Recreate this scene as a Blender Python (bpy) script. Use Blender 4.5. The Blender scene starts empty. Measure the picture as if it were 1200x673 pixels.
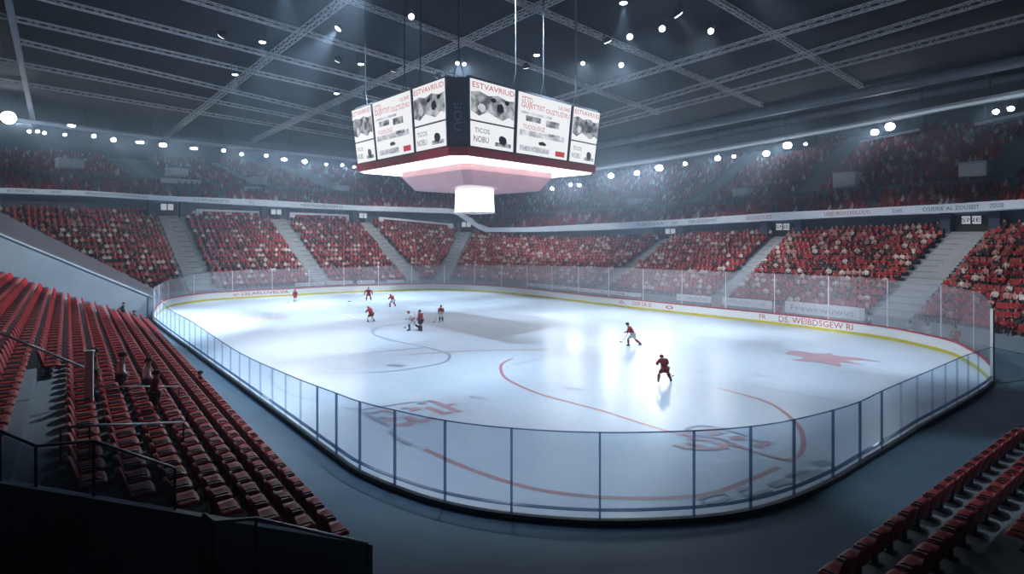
import bpy, math, random
from mathutils import Vector, Matrix
random.seed(7)
SC = bpy.context.scene
COL = SC.collection
Z = Vector((0, 0, 1))
# ------------------------------------------------------------------ camera model (survey of the photograph)
F, CH, HY, CX = 690.0, 9.0, 275.0, 600.0
def at(px, py, Y):
    return Vector(((px - CX) / F * Y, Y, CH - (py - HY) / F * Y))
def gp(px, py, z=0.0):
    return at(px, py, F * (CH - z) / (py - HY))
CEIL0, CEILK = 38.0, 0.065
def ceil_z(Y): return CEIL0 - CEILK * Y
def cp(px, py, drop=0.0):
    Y = F * (CEIL0 - CH) / (HY + CEILK * F - py)
    v = at(px, py, Y); v.z -= drop
    return v
def lin(tab, x):
    if x <= tab[0][0]: return tab[0][1]
    for (a, b), (c, d) in zip(tab, tab[1:]):
        if x <= c: return b + (d - b) * (x - a) / (c - a)
    return tab[-1][1]
def ORD(n):
    w = ['first','second','third','fourth','fifth','sixth','seventh','eighth','ninth','tenth','eleventh','twelfth','thirteenth',
         'fourteenth','fifteenth','sixteenth','seventeenth','eighteenth','nineteenth','twentieth']
    if n <= 20: return w[n-1]
    t = {2:('twenty','twentieth'),3:('thirty','thirtieth'),4:('forty','fortieth'),5:('fifty','fiftieth'),6:('sixty','sixtieth')}[n//10]
    return t[1] if n % 10 == 0 else t[0] + '-' + w[n % 10 - 1]

# ------------------------------------------------------------------ materials
def mat(name, col, rough=0.6, var=0.15, scale=3.0, metal=0.0, emit=0.0, bump=0.0, spec=0.5, ecol=None):
    m = bpy.data.materials.new(name); m.use_nodes = True
    nt = m.node_tree; b = nt.nodes['Principled BSDF']
    b.inputs['Roughness'].default_value = rough
    b.inputs['Metallic'].default_value = metal
    b.inputs['Specular IOR Level'].default_value = spec
    tc = nt.nodes.new('ShaderNodeTexCoord'); no = nt.nodes.new('ShaderNodeTexNoise')
    no.inputs['Scale'].default_value = scale; no.inputs['Detail'].default_value = 5
    nt.links.new(tc.outputs['Object'], no.inputs['Vector'])
    mx = nt.nodes.new('ShaderNodeMix'); mx.data_type = 'RGBA'
    mx.inputs[6].default_value = (*[c * (1 - var) for c in col], 1)
    mx.inputs[7].default_value = (*[min(1, c * (1 + var)) for c in col], 1)
    nt.links.new(no.outputs['Fac'], mx.inputs[0]); nt.links.new(mx.outputs[2], b.inputs['Base Color'])
    if emit:
        b.inputs['Emission Color'].default_value = (*(ecol or col), 1); b.inputs['Emission Strength'].default_value = emit
    if bump:
        bp = nt.nodes.new('ShaderNodeBump'); bp.inputs['Strength'].default_value = bump
        nt.links.new(no.outputs['Fac'], bp.inputs['Height']); nt.links.new(bp.outputs['Normal'], b.inputs['Normal'])
    return m
def glass_mat(name, tint, haze, hazecol=(0.8, 0.87, 0.95), refl=0.06):
    m = bpy.data.materials.new(name); m.use_nodes = True
    nt = m.node_tree; nt.nodes.clear()
    o = nt.nodes.new('ShaderNodeOutputMaterial')
    tr = nt.nodes.new('ShaderNodeBsdfTransparent'); tr.inputs[0].default_value = (*tint, 1)
    gl = nt.nodes.new('ShaderNodeBsdfGlossy'); gl.inputs['Roughness'].default_value = 0.08
    df = nt.nodes.new('ShaderNodeBsdfDiffuse'); df.inputs[0].default_value = (*hazecol, 1)
    tl = nt.nodes.new('ShaderNodeBsdfTranslucent'); tl.inputs[0].default_value = (*hazecol, 1)
    tc = nt.nodes.new('ShaderNodeTexCoord'); no = nt.nodes.new('ShaderNodeTexNoise'); no.inputs['Scale'].default_value = 1.3
    no.inputs['Detail'].default_value = 6
    mr = nt.nodes.new('ShaderNodeMapRange'); mr.inputs[3].default_value = haze * 0.85; mr.inputs[4].default_value = haze * 1.15
    a = nt.nodes.new('ShaderNodeAddShader'); m0 = nt.nodes.new('ShaderNodeMixShader'); m1 = nt.nodes.new('ShaderNodeMixShader')
    m2 = nt.nodes.new('ShaderNodeMixShader'); m2.inputs[0].default_value = refl
    m0.inputs[0].default_value = 0.5
    L = nt.links.new
    L(tc.outputs['Object'], no.inputs['Vector']); L(no.outputs['Fac'], mr.inputs[0])
    L(df.outputs[0], m0.inputs[1]); L(tl.outputs[0], m0.inputs[2])
    L(mr.outputs[0], m1.inputs[0]); L(tr.outputs[0], m1.inputs[1]); L(m0.outputs[0], m1.inputs[2])
    L(m1.outputs[0], m2.inputs[1]); L(gl.outputs[0], m2.inputs[2]); L(m2.outputs[0], o.inputs[0])
    return m
def emis_noise(name, c0, c1, strength, scale, lo=0.4, hi=0.62):
    m = bpy.data.materials.new(name); m.use_nodes = True
    nt = m.node_tree; nt.nodes.clear(); L = nt.links.new
    o = nt.nodes.new('ShaderNodeOutputMaterial'); e = nt.nodes.new('ShaderNodeEmission'); e.inputs[1].default_value = strength
    tc = nt.nodes.new('ShaderNodeTexCoord'); no = nt.nodes.new('ShaderNodeTexNoise'); no.inputs['Scale'].default_value = scale
    no.inputs['Detail'].default_value = 5
    cr = nt.nodes.new('ShaderNodeValToRGB'); cr.color_ramp.elements[0].position = lo; cr.color_ramp.elements[1].position = hi
    cr.color_ramp.elements[0].color = (*c0, 1); cr.color_ramp.elements[1].color = (*c1, 1)
    L(tc.outputs['Object'], no.inputs['Vector']); L(no.outputs['Fac'], cr.inputs[0]); L(cr.outputs[0], e.inputs[0]); L(e.outputs[0], o.inputs[0])
    return m

M = {}
M['concrete'] = mat('floor_concrete', (0.10, 0.185, 0.27), 0.55, 0.25, 0.6)
M['stand'] = mat('stand_concrete', (0.20, 0.25, 0.30), 0.8, 0.25, 0.9)
M['stair'] = mat('stair_concrete', (0.30, 0.35, 0.40), 0.8, 0.2, 1.2)
M['darkwall'] = mat('dark_wall', (0.04, 0.06, 0.11), 0.7, 0.3, 0.5)
M['midwall'] = mat('grey_wall', (0.14, 0.18, 0.23), 0.7, 0.3, 0.6)
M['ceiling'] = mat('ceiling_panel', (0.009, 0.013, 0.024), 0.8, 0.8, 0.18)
M['steel'] = mat('white_steel', (0.80, 0.83, 0.88), 0.45, 0.15, 4, 0.2)
M['gantry'] = mat('gantry_paint', (0.60, 0.68, 0.78), 0.5, 0.2, 1.5)
M['duct'] = mat('duct_metal', (0.28, 0.34, 0.44), 0.5, 0.4, 0.4, 0.2)
M['dark_metal'] = mat('dark_metal', (0.05, 0.06, 0.075), 0.4, 0.2, 5, 0.6)
M['rail_metal'] = mat('rail_metal', (0.30, 0.34, 0.40), 0.35, 0.15, 6, 0.3)
M['seat_red'] = mat('seat_red', (0.34, 0.012, 0.018), 0.42, 0.15, 5, 0, 0, 0, 0.35)
M['seat_far'] = mat('far_seat_red', (0.26, 0.015, 0.02), 0.5, 0.3, 1)
M['board'] = mat('board_white', (0.85, 0.86, 0.87), 0.35, 0.04, 2)
M['yellow'] = mat('kick_yellow', (0.62, 0.52, 0.06), 0.4, 0.1, 3)
M['red'] = mat('board_red', (0.50, 0.02, 0.03), 0.4, 0.1, 3)
M['post'] = glass_mat('post_tinted', (0.42, 0.52, 0.64), 0.22, (0.22, 0.32, 0.42), 0.05)
M['base_panel'] = glass_mat('base_panel', (0.93, 0.97, 1.0), 0.10, (0.85, 0.92, 0.98), 0.03)
M['seam'] = glass_mat('glass_seam', (0.82, 0.89, 0.94), 0.08, (0.7, 0.82, 0.92), 0.03)
M['parapet'] = mat('parapet_concrete', (0.34, 0.40, 0.47), 0.8, 0.2, 0.5)
M['black'] = mat('black_rubber', (0.012, 0.013, 0.016), 0.5, 0.2, 6)
M['base_rubber'] = mat('base_rubber', (0.03, 0.045, 0.06), 0.6, 0.2, 4)
M['glass'] = glass_mat('rink_glass', (0.90, 0.95, 0.99), 0.06, (0.7, 0.85, 1.0))
M['glass_far'] = glass_mat('far_rink_glass', (0.95, 0.96, 0.98), 0.19, (0.88, 0.86, 0.92), 0.03)
M['glass_dark'] = glass_mat('parapet_glass', (0.72, 0.75, 0.80), 0.42, (0.46, 0.44, 0.46), 0.03)
M['glass_rail'] = glass_mat('rail_glass', (0.60, 0.66, 0.72), 0.02, (0.4, 0.45, 0.5), 0.02)
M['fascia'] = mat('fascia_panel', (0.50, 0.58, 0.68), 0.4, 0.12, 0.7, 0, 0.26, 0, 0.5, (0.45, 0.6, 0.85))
M['ink'] = mat('letter_ink', (0.03, 0.035, 0.05), 0.5)
M['redink'] = mat('letter_red', (0.45, 0.02, 0.03), 0.5)
M['mred'] = mat('ice_line_red', (0.52, 0.22, 0.27), 0.3, 0.2, 2)
M['mpink'] = mat('ice_logo_red', (0.56, 0.34, 0.41), 0.3, 0.35, 1.5)
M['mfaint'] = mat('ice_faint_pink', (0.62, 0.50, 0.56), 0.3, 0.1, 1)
M['mblue'] = mat('ice_line_blue', (0.27, 0.34, 0.50), 0.3, 0.15, 2)
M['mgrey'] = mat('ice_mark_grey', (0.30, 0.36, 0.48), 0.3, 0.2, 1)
M['lamp'] = mat('lamp_lens', (0.9, 0.95, 1), 0.4, 0, 1, 0, 60.0, 0, 0.5, (0.82, 0.91, 1.0))
M['lamp_soft'] = mat('lamp_lens_small', (0.9, 0.95, 1), 0.4, 0, 1, 0, 6.0, 0, 0.5, (0.85, 0.92, 1.0))
M['strip'] = mat('light_strip', (0.4, 0.45, 0.5), 0.5, 0, 1, 0, 0.33, 0, 0.5, (0.6, 0.78, 1))
M['sign'] = mat('lit_sign', (0.4, 0.45, 0.5), 0.5, 0, 1, 0, 0.42, 0, 0.5, (0.8, 0.9, 1))
M['scr'] = mat('screen_white', (0.02, 0.02, 0.02), 0.3, 0, 1, 0, 0.95, 0, 0.5, (0.92, 0.95, 1.0))
M['scr_red'] = mat('screen_red', (0.02, 0.0, 0.0), 0.3, 0, 1, 0, 0.9, 0, 0.5, (0.55, 0.02, 0.04))
M['scr_ink'] = mat('screen_ink', (0.01, 0.01, 0.012), 0.3)
M['scr_photo'] = emis_noise('screen_photo', (0.10, 0.11, 0.13), (0.62, 0.66, 0.72), 0.85, 1.1)
M['scr_smear'] = emis_noise('screen_smear', (0.42, 0.46, 0.52), (0.85, 0.9, 0.96), 0.9, 1.0)
M['scr_under'] = emis_noise('screen_underside', (0.55, 0.5, 0.55), (0.95, 0.97, 1.0), 3.6, 0.5, 0.3, 0.5)
M['scr_cube'] = emis_noise('screen_cube', (0.8, 0.86, 0.95), (0.95, 0.98, 1.0), 2.6, 0.7)
M['sb_red'] = mat('scoreboard_red', (0.42, 0.015, 0.03), 0.35, 0.3, 0.3)
M['sb_lower'] = mat('scoreboard_lower', (0.55, 0.30, 0.33), 0.35, 0.3, 0.4)
M['sb_frame'] = mat('scoreboard_frame', (0.09, 0.12, 0.16), 0.4, 0.2, 2, 0.3)
M['skin'] = mat('skin', (0.50, 0.30, 0.23), 0.6)
M['hair'] = mat('hair', (0.03, 0.02, 0.018), 0.7)
M['jred'] = mat('jersey_red', (0.42, 0.015, 0.03), 0.7)
M['jdark'] = mat('jersey_dark_red', (0.20, 0.012, 0.02), 0.7)
M['white_cloth'] = mat('cloth_white', (0.80, 0.80, 0.82), 0.7)
M['dark_cloth'] = mat('cloth_dark', (0.03, 0.032, 0.045), 0.8)
M['wood'] = mat('stick_shaft', (0.35, 0.30, 0.27), 0.5)
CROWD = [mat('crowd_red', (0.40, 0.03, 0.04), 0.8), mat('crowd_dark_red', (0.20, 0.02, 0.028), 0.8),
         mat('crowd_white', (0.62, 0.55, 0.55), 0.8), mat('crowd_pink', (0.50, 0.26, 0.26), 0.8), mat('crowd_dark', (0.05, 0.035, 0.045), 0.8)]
CNAME = ['red', 'dark red', 'white', 'pale pink', 'near black']

def ice_mat():
    m = bpy.data.materials.new('ice'); m.use_nodes = True
    nt = m.node_tree; L = nt.links.new; b = nt.nodes['Principled BSDF']
    tc = nt.nodes.new('ShaderNodeTexCoord')
    n1 = nt.nodes.new('ShaderNodeTexNoise'); n1.inputs['Scale'].default_value = 0.25; n1.inputs['Detail'].default_value = 8
    n2 = nt.nodes.new('ShaderNodeTexNoise'); n2.inputs['Scale'].default_value = 3.0; n2.inputs['Detail'].default_value = 12
    mp = nt.nodes.new('ShaderNodeMapping'); mp.inputs['Scale'].default_value = (1.0, 0.35, 1); mp.inputs['Rotation'].default_value = (0, 0, 0.6)
    L(tc.outputs['Object'], n1.inputs['Vector']); L(tc.outputs['Object'], mp.inputs['Vector']); L(mp.outputs[0], n2.inputs['Vector'])
    cr = nt.nodes.new('ShaderNodeValToRGB'); cr.color_ramp.elements[0].position = 0.3; cr.color_ramp.elements[1].position = 0.7
    cr.color_ramp.elements[0].color = (0.57, 0.69, 0.86, 1); cr.color_ramp.elements[1].color = (0.69, 0.79, 0.92, 1)
    ad = nt.nodes.new('ShaderNodeMath'); ad.operation = 'MULTIPLY_ADD'; ad.inputs[1].default_value = 0.5
    L(n2.outputs['Fac'], ad.inputs[0])
    m5 = nt.nodes.new('ShaderNodeMath'); m5.operation = 'MULTIPLY'; m5.inputs[1].default_value = 0.5
    L(n1.outputs['Fac'], m5.inputs[0]); L(m5.outputs[0], ad.inputs[2]); L(ad.outputs[0], cr.inputs[0]); L(cr.outputs[0], b.inputs['Base Color'])
    rr = nt.nodes.new('ShaderNodeMapRange'); rr.inputs[3].default_value = 0.27; rr.inputs[4].default_value = 0.27
    L(n2.outputs['Fac'], rr.inputs[0]); L(rr.outputs[0], b.inputs['Roughness'])
    b.inputs['Specular IOR Level'].default_value = 0.6
    return m
M['ice'] = ice_mat()

# ------------------------------------------------------------------ mesh helpers
class MB:
    def __init__(s): s.v = []; s.f = []; s.m = []
    def add(s, pts, faces, m=0):
        o = len(s.v); s.v.extend([tuple(p) for p in pts])
        for f in faces: s.f.append([i + o for i in f]); s.m.append(m)
    def poly(s, pts, m=0): s.add(pts, [list(range(len(pts)))], m)
    def hexa(s, a, b, m=0):   # two quads, bottom and top, same winding
        s.add(list(a) + list(b), [(3,2,1,0),(4,5,6,7),(0,1,5,4),(1,2,6,5),(2,3,7,6),(3,0,4,7)], m)
    def box(s, c, size, rz=0.0, m=0):
        c = Vector(c); hx, hy, hz = [q / 2 for q in size]; R = Matrix.Rotation(rz, 3, 'Z')
        q = [c + R @ Vector((x, y, 0)) for x, y in ((-hx,-hy),(hx,-hy),(hx,hy),(-hx,hy))]
        s.hexa([p - Z * hz for p in q], [p + Z * hz for p in q], m)
    def bar(s, a, b, w, h, m=0):
        a, b = Vector(a), Vector(b); d = (b - a).normalized()
        x = d.cross(Z)
        x = x.normalized() if x.length > 1e-4 else Vector((1, 0, 0))
        y = x.cross(d); o = [(-w/2,-h/2),(w/2,-h/2),(w/2,h/2),(-w/2,h/2)]
        s.hexa([a + x*i + y*j for i, j in o], [b + x*i + y*j for i, j in o], m)
    def tube(s, pts, r, n=6, m=0, cap=True):
        pts = [Vector(p) for p in pts]; rs = r if isinstance(r, (list, tuple)) else [r] * len(pts)
        V = []; Fc = []
        for i, p in enumerate(pts):
            d = (pts[min(i+1, len(pts)-1)] - pts[max(i-1, 0)]).normalized()
            x = d.cross(Z)
            x = x.normalized() if x.length > 1e-3 else Vector((1, 0, 0))
            y = x.cross(d)
            for k in range(n):
                t = 2 * math.pi * k / n; V.append(p + (x * math.cos(t) + y * math.sin(t)) * rs[i])
        for i in range(len(pts) - 1):
            for k in range(n):
                k2 = (k + 1) % n; Fc.append((i*n+k, i*n+k2, (i+1)*n+k2, (i+1)*n+k))
        if cap:
            Fc.append(list(range(n))[::-1]); Fc.append([(len(pts)-1)*n + k for k in range(n)])
        s.add(V, Fc, m)
    def sphere(s, c, r, nu=8, nv=6, m=0, top=0.0):
        c = Vector(c); r = r if isinstance(r, (tuple, list)) else (r, r, r); V = []; Fc = []
        for j in range(nv + 1):
            th = math.pi * (top + (1 - top) * 0) if False else math.pi * j / nv
            for i in range(nu):
                ph = 2 * math.pi * i / nu
                V.append(c + Vector((r[0]*math.sin(th)*math.cos(ph), r[1]*math.sin(th)*math.sin(ph), r[2]*math.cos(th))))
        for j in range(nv):
            for i in range(nu):
                i2 = (i + 1) % nu; Fc.append((j*nu+i, (j+1)*nu+i, (j+1)*nu+i2, j*nu+i2))
        s.add(V, Fc, m)
    def grid(s, rows, m=0):
        n = len(rows[0]); V = [p for r in rows for p in r]
        s.add(V, [(i*n+j, i*n+j+1, (i+1)*n+j+1, (i+1)*n+j) for i in range(len(rows)-1) for j in range(n-1)], m)
    def sweep(s, secs, m=0, cap=True):   # closed cross-sections along a path
        n = len(secs[0]); V = [p for r in secs for p in r]
        Fc = [(i*n+j, i*n+(j+1) % n, (i+1)*n+(j+1) % n, (i+1)*n+j) for i in range(len(secs)-1) for j in range(n)]
        if cap: Fc += [list(range(n))[::-1], [(len(secs)-1)*n+j for j in range(n)]]
        s.add(V, Fc, m)
    def mesh(s, name, mats):
        me = bpy.data.meshes.new(name); me.from_pydata(s.v, [], s.f)
        for q in (mats if isinstance(mats, (list, tuple)) else [mats]): me.materials.append(q)
        me.polygons.foreach_set('material_index', s.m); me.update()
        return me
    def build(s, name, mats, parent=None, smooth=False):
        me = s.mesh(name, mats)
        if smooth: me.polygons.foreach_set('use_smooth', [True] * len(me.polygons))
        o = bpy.data.objects.new(name, me); COL.objects.link(o)
        if parent: o.parent = parent; o.matrix_parent_inverse = Matrix.Identity(4); offset(o, parent)
        return o
def offset(o, parent):   # child geometry is written in world space: shift it back into the parent's frame
    W = Matrix.Identity(4); q = parent
    while q: W = q.matrix_basis @ W; q = q.parent
    o.matrix_basis = W.inverted()
def tag(o, label=None, cat=None, group=None, kind=None):
    for k, v in (('label', label), ('category', cat), ('group', group), ('kind', kind)):
        if v: o[k] = v
    return o
def thing(name, label, cat, loc=(0, 0, 0), rz=0, group=None):
    o = bpy.data.objects.new(name, None); COL.objects.link(o); o.location = loc; o.rotation_euler = (0, 0, rz)
    o.empty_display_size = 0.3; bpy.context.view_layer.update() if False else None
    o.matrix_basis = Matrix.Translation(Vector(loc)) @ Matrix.Rotation(rz, 4, 'Z')
    return tag(o, label, cat, group)
def local(o, parent): o.parent = parent; o.matrix_basis = Matrix.Identity(4)
def copy_tree(root, loc, rz, label=None, group=None):
    r = root.copy(); COL.objects.link(r); r.matrix_basis = Matrix.Translation(Vector(loc)) @ Matrix.Rotation(rz, 4, 'Z')
    if label: r['label'] = label
    if group: r['group'] = group
    for ch in list(root.children):
        c = ch.copy(); COL.objects.link(c); c.parent = r; c.matrix_parent_inverse = ch.matrix_parent_inverse
    return r
def catmull(P, n):
    out = []
    for i in range(len(P) - 1):
        p0, p1, p2, p3 = P[max(i-1, 0)], P[i], P[i+1], P[min(i+2, len(P)-1)]
        for k in range(n):
            t = k / n
            out.append(tuple(0.5*(2*b + (c-a)*t + (2*a-5*b+4*c-d)*t*t + (3*b-a-3*c+d)*t**3) for a, b, c, d in zip(p0, p1, p2, p3)))
    out.append(tuple(P[-1]))
    return out
class Curve:   # arc-length curve carrying extra channels: (x, y, c1, c2 ...)
    def __init__(s, P, n=12, flip=1):
        s.p = catmull(P, n); s.d = [0]; s.flip = flip
        for a, b in zip(s.p, s.p[1:]): s.d.append(s.d[-1] + math.hypot(b[0]-a[0], b[1]-a[1]))
        s.L = s.d[-1]
    def at(s, t):
        t = min(max(t, 0), s.L); lo, hi = 0, len(s.d) - 1
        while hi - lo > 1:
            m = (lo + hi) // 2
            if s.d[m] <= t: lo = m
            else: hi = m
        k = (t - s.d[lo]) / max(1e-9, s.d[hi] - s.d[lo])
        return [a + (b - a) * k for a, b in zip(s.p[lo], s.p[hi])]
    def nrm(s, t):
        a, b = s.at(t - 0.3), s.at(t + 0.3); d = Vector((b[0]-a[0], b[1]-a[1], 0)).normalized()
        return Vector((d.y, -d.x, 0)) * s.flip
    def pt(s, t, o=0.0, z=0.0):
        p = s.at(t); n = s.nrm(t); return Vector((p[0] + n.x * o, p[1] + n.y * o, z))
    def near_px(s, px):   # arc length where the curve passes nearest a viewing direction
        return min((abs(CX + F * s.at(s.L*k/400)[0] / max(1, s.at(s.L*k/400)[1]) - px), s.L*k/400) for k in range(401))[1]
_tx = {}
def text2d(s):
    if s in _tx: return _tx[s]
    cu = bpy.data.curves.new('t', 'FONT'); cu.body = s; cu.resolution_u = 2
    o = bpy.data.objects.new('t', cu); me = bpy.data.meshes.new_from_object(o)
    V = [(v.co.x, v.co.y) for v in me.vertices]; Fc = [list(p.vertices) for p in me.polygons]
    bpy.data.objects.remove(o); bpy.data.curves.remove(cu); bpy.data.meshes.remove(me)
    x0, x1 = min(v[0] for v in V), max(v[0] for v in V); y0, y1 = min(v[1] for v in V), max(v[1] for v in V)
    _tx[s] = ([((x-x0)/(x1-x0), (y-y0)/(y1-y0)) for x, y in V], Fc)
    return _tx[s]
def put_text(mb, s, fn, m=0):
    V, Fc = text2d(s); mb.add([fn(u, v) for u, v in V], Fc, m)

# ------------------------------------------------------------------ camera
cam = bpy.data.cameras.new('camera'); co = bpy.data.objects.new('camera', cam); COL.objects.link(co)
co.location = (0, 0, CH); co.rotation_euler = (math.pi/2, 0, 0)
cam.sensor_width = 36; cam.lens = 36 * F / 1200; cam.shift_y = -(336.5 - HY) / 1200; cam.clip_end = 600
SC.camera = co
dv, nv = Vector((-0.602, 0.7985, 0)), Vector((0.7985, 0.602, 0))   # along the near boards / across them

# ------------------------------------------------------------------ floor, ice
fl = MB(); fl.box((0, 60, -0.3), (340, 260, 0.5)); tag(fl.build('floor', M['concrete']), kind='structure')
NEAR = [(181,377,338),(196,389,360),(225,410.5,377),(279,450,412),(340,495,440),(395,536,461),(423,555,471),(464,573,481),(523,592,493),
        (599.5,605.5,502),(703,613,507),(812,609.5,505),(879,600,500),(929,585,492),(974.6,564,481),(1006,545,471),(1031,530,459),
        (1054,516,449),(1073,503.5,441),(1091,493.5,433.5),(1106,485,427),(1120,477,421),(1133,469.5,416),(1145,462,412),(1155,455,409),(1161,449,407)]
FAR = [(1161,449,362),(1150,437,345.5),(1134,426,340.5),(1117,417,337),(1085,408,331.5),(1041,398.5,328.5),(977,389,324),(889,378,320.5),(798,368,317),
       (701,357,313.5),(614,346.5,311.5),(560,342,311),(510,340.5,311),(460,341.7,312),(393,344,314),(343,347,315.5),(293,349.5,317),(243,353,320),
       (203,359,327),(187,367,334),(181,377,338)]
def chan(lst):
    out = []
    for px, py, ty in lst:
        g = gp(px, py); out.append((g.x, g.y, CH - (ty - HY) / F * g.y))
    return out
NC, FC = Curve(chan(NEAR), 12, 1), Curve(chan(FAR), 12, 1)
# outward sign: away from the rink centre
for c in (NC, FC):
    p = c.pt(c.L / 2); n = c.nrm(c.L / 2)
    if n.dot(p - Vector((-3, 56, 0))) < 0: c.flip = -1
ring = [NC.pt(NC.L*i/160) for i in range(160)] + [FC.pt(FC.L*i/200) for i in range(200)]
ice = MB(); ice.poly([(p.x, p.y, 0.0) for p in ring], 0)
LAYER = [0.004]
def layer():
    LAYER[0] += 0.0004; return LAYER[0]
def stroke(pix, w, m, closed=False, n=8):
    h = layer()
    P = [tuple(gp(*q)) [:2] for q in pix]
    c = Curve([(x, y) for x, y in P], n)
    N = max(4, int(c.L / 0.5)); rows = []
    for i in range(N + 1):
        t = c.L * i / N; rows.append([c.pt(t, -w/2, h), c.pt(t, w/2, h)])
    ice.grid(rows, m)
def blot(pix, m):
    z = layer(); ice.poly([(*gp(*q)[:2], z) for q in pix], m)
stroke([(601,420),(589,426),(587,434),(595,445),(633,462),(703,481),(773,503),(820,515),(867,525),(913,538),(927,539.5),(939,530),(941,513),(932,494.6),(904,473.6),(872,463),(841,455)], 0.22, 1)
stroke([(498,527),(540,546),(601,567),(657,578.5),(727,584),(797,583),(844,576),(913,548)], 0.26, 1)
stroke([(500,377),(462,380),(441,385),(437,391),(455,398),(500,407.5),(523,414),(527,418),(520,425),(490,431),(450,436),(400,437.5),(350,436)], 0.22, 3)
stroke([(372,470),(345,464),(325,454),(317,444),(319,435),(330,428),(362,421),(420,415),(493,408)], 0.22, 3)
stroke([(350,357),(390,365),(425,374),(450,377)], 0.25, 5)
stroke([(600,428),(660,416),(720,421),(792,431.7),(866,448),(960,466.6),(1010,475),(1061,478),(1104,472)], 0.12, 4)
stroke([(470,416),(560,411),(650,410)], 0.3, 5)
blot([(918.7,414.6),(929,410.5),(955,414.5),(968,414.8),(973,412.5),(977,416.5),(1003,419),(1034,424.5),(990,421.5),(1013,428.5),(984,424.5),(987,430.5),(965,426),(950,424),(928,422.5),(943,419.8),(936,417.5)], 2)
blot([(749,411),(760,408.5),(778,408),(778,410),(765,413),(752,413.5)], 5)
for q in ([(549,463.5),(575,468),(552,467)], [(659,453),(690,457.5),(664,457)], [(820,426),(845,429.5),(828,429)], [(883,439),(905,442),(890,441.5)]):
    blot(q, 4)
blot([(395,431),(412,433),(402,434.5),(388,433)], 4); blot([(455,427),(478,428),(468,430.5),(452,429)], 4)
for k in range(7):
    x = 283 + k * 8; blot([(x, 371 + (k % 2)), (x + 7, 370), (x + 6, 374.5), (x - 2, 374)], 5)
# ice logos: wedge outline and lettering as read from above the near glass
LA = lambda *q: [(400 + x / 7.06, 455 + y / 7.06) for x, y in q]
LB = lambda *q: [(770 + x / 5.178, 480 + y / 5.178) for x, y in q]
for q, w_, m_ in ((LA((715,103),(800,125),(900,172),(990,197)), .34, 2), (LA((860,155),(905,140),(940,127)), .4, 2), (LA((700,160),(770,180),(845,210),(915,200)), .36, 2),
                  (LA((560,182),(600,178),(640,162)), .55, 2), (LA((310,180),(380,195),(455,212)), .35, 2), (LA((365,272),(405,262),(440,252)), .5, 2), (LA((468,300),(520,305),(590,288)), .5, 2),
                  (LA((545,235),(570,255),(610,272)), .5, 2), (LA((600,275),(680,272),(765,245)), .4, 2), (LA((630,128),(660,126),(695,132)), .45, 4), (LA((500,175),(530,165),(560,168)), .3, 4),
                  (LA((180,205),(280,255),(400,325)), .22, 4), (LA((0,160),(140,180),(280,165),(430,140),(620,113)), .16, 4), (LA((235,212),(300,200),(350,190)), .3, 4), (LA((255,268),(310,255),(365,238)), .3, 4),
                  (LA((430,338),(402,352),(425,382),(480,425),(580,474)), .24, 3),
                  (LB((105,216),(190,236),(300,243),(430,234)), .34, 2), (LB((170,200),(210,210),(290,232)), .3, 2), (LB((180,178),(300,188),(370,210),(430,232)), .3, 2), (LB((130,160),(180,145),(300,122),(420,116)), .2, 2),
                  (LB((230,158),(400,185),(550,245),(700,290),(812,314)), .22, 2), (LB((305,152),(345,146),(388,140)), .5, 2), (LB((443,176),(485,176),(525,174)), .5, 2), (LB((600,232),(640,212),(690,200)), .4, 2),
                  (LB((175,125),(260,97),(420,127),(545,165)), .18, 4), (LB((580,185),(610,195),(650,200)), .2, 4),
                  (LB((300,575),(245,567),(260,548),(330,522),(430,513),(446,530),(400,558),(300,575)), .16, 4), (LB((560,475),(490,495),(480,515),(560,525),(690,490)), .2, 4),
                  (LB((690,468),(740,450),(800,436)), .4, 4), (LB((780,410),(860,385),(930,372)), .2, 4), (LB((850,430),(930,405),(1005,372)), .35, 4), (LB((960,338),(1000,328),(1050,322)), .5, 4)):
    stroke(q, w_, m_)
tag(ice.build('ice_sheet', [M['ice'], M['mred'], M['mpink'], M['mblue'], M['mgrey'], M['mfaint']]), kind='structure')

# ------------------------------------------------------------------ rink boards (far side) and low glass barrier (near side)
def strip(c, t0, t1, o0, o1, z0, z1, n, m=0, mb=None):
    mb = mb or MB(); secs = []
    for i in range(n + 1):
        t = t0 + (t1 - t0) * i / n
        a, b = (z0(t) if callable(z0) else z0), (z1(t) if callable(z1) else z1)
        secs.append([c.pt(t, o0, a), c.pt(t, o1, a), c.pt(t, o1, b), c.pt(t, o0, b)])
    mb.sweep(secs, m); return mb
rb = thing('rink_boards', 'tall white rink boards with yellow kick strip and high glass around the far ice', 'rink boards')
strip(FC, 0, FC.L, 0, 0.14, 0.0, 1.02, 220).build('board_panel', M['board'], rb)
tag(strip(FC, 0.5, FC.L, -0.03, 0.0, 0.005, 0.24, 220).build('kick_strip', M['yellow'], rb), 'yellow kick strip')
strip(FC, 0, FC.L, -0.05, 0.17, 1.02, 1.10, 220).build('cap_rail', M['red'], rb)
def board_text(s, px0, px1, z0, z1):
    a, b = FC.near_px(px0), FC.near_px(px1)
    lt = MB(); put_text(lt, s, lambda u, v: FC.pt(a + (b - a) * u, -0.012, z0 + (z1 - z0) * v)); tag(lt.build('lettering', M['redink'], rb), 'red lettering')
board_text('FR', 889, 899, 0.40, 0.86); board_text('DS. WEIBDSGEW RI', 914, 1000, 0.34, 0.90)
board_text('sr LSLAELUVELVA', 275, 338, 0.45, 0.85); board_text('o.', 725, 733, 0.4, 0.8); board_text('OSR 5A 2I', 742, 762, 0.4, 0.85); board_text('o', 780, 788, 0.4, 0.8)
np_ = int(FC.L / 2.6)
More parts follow.
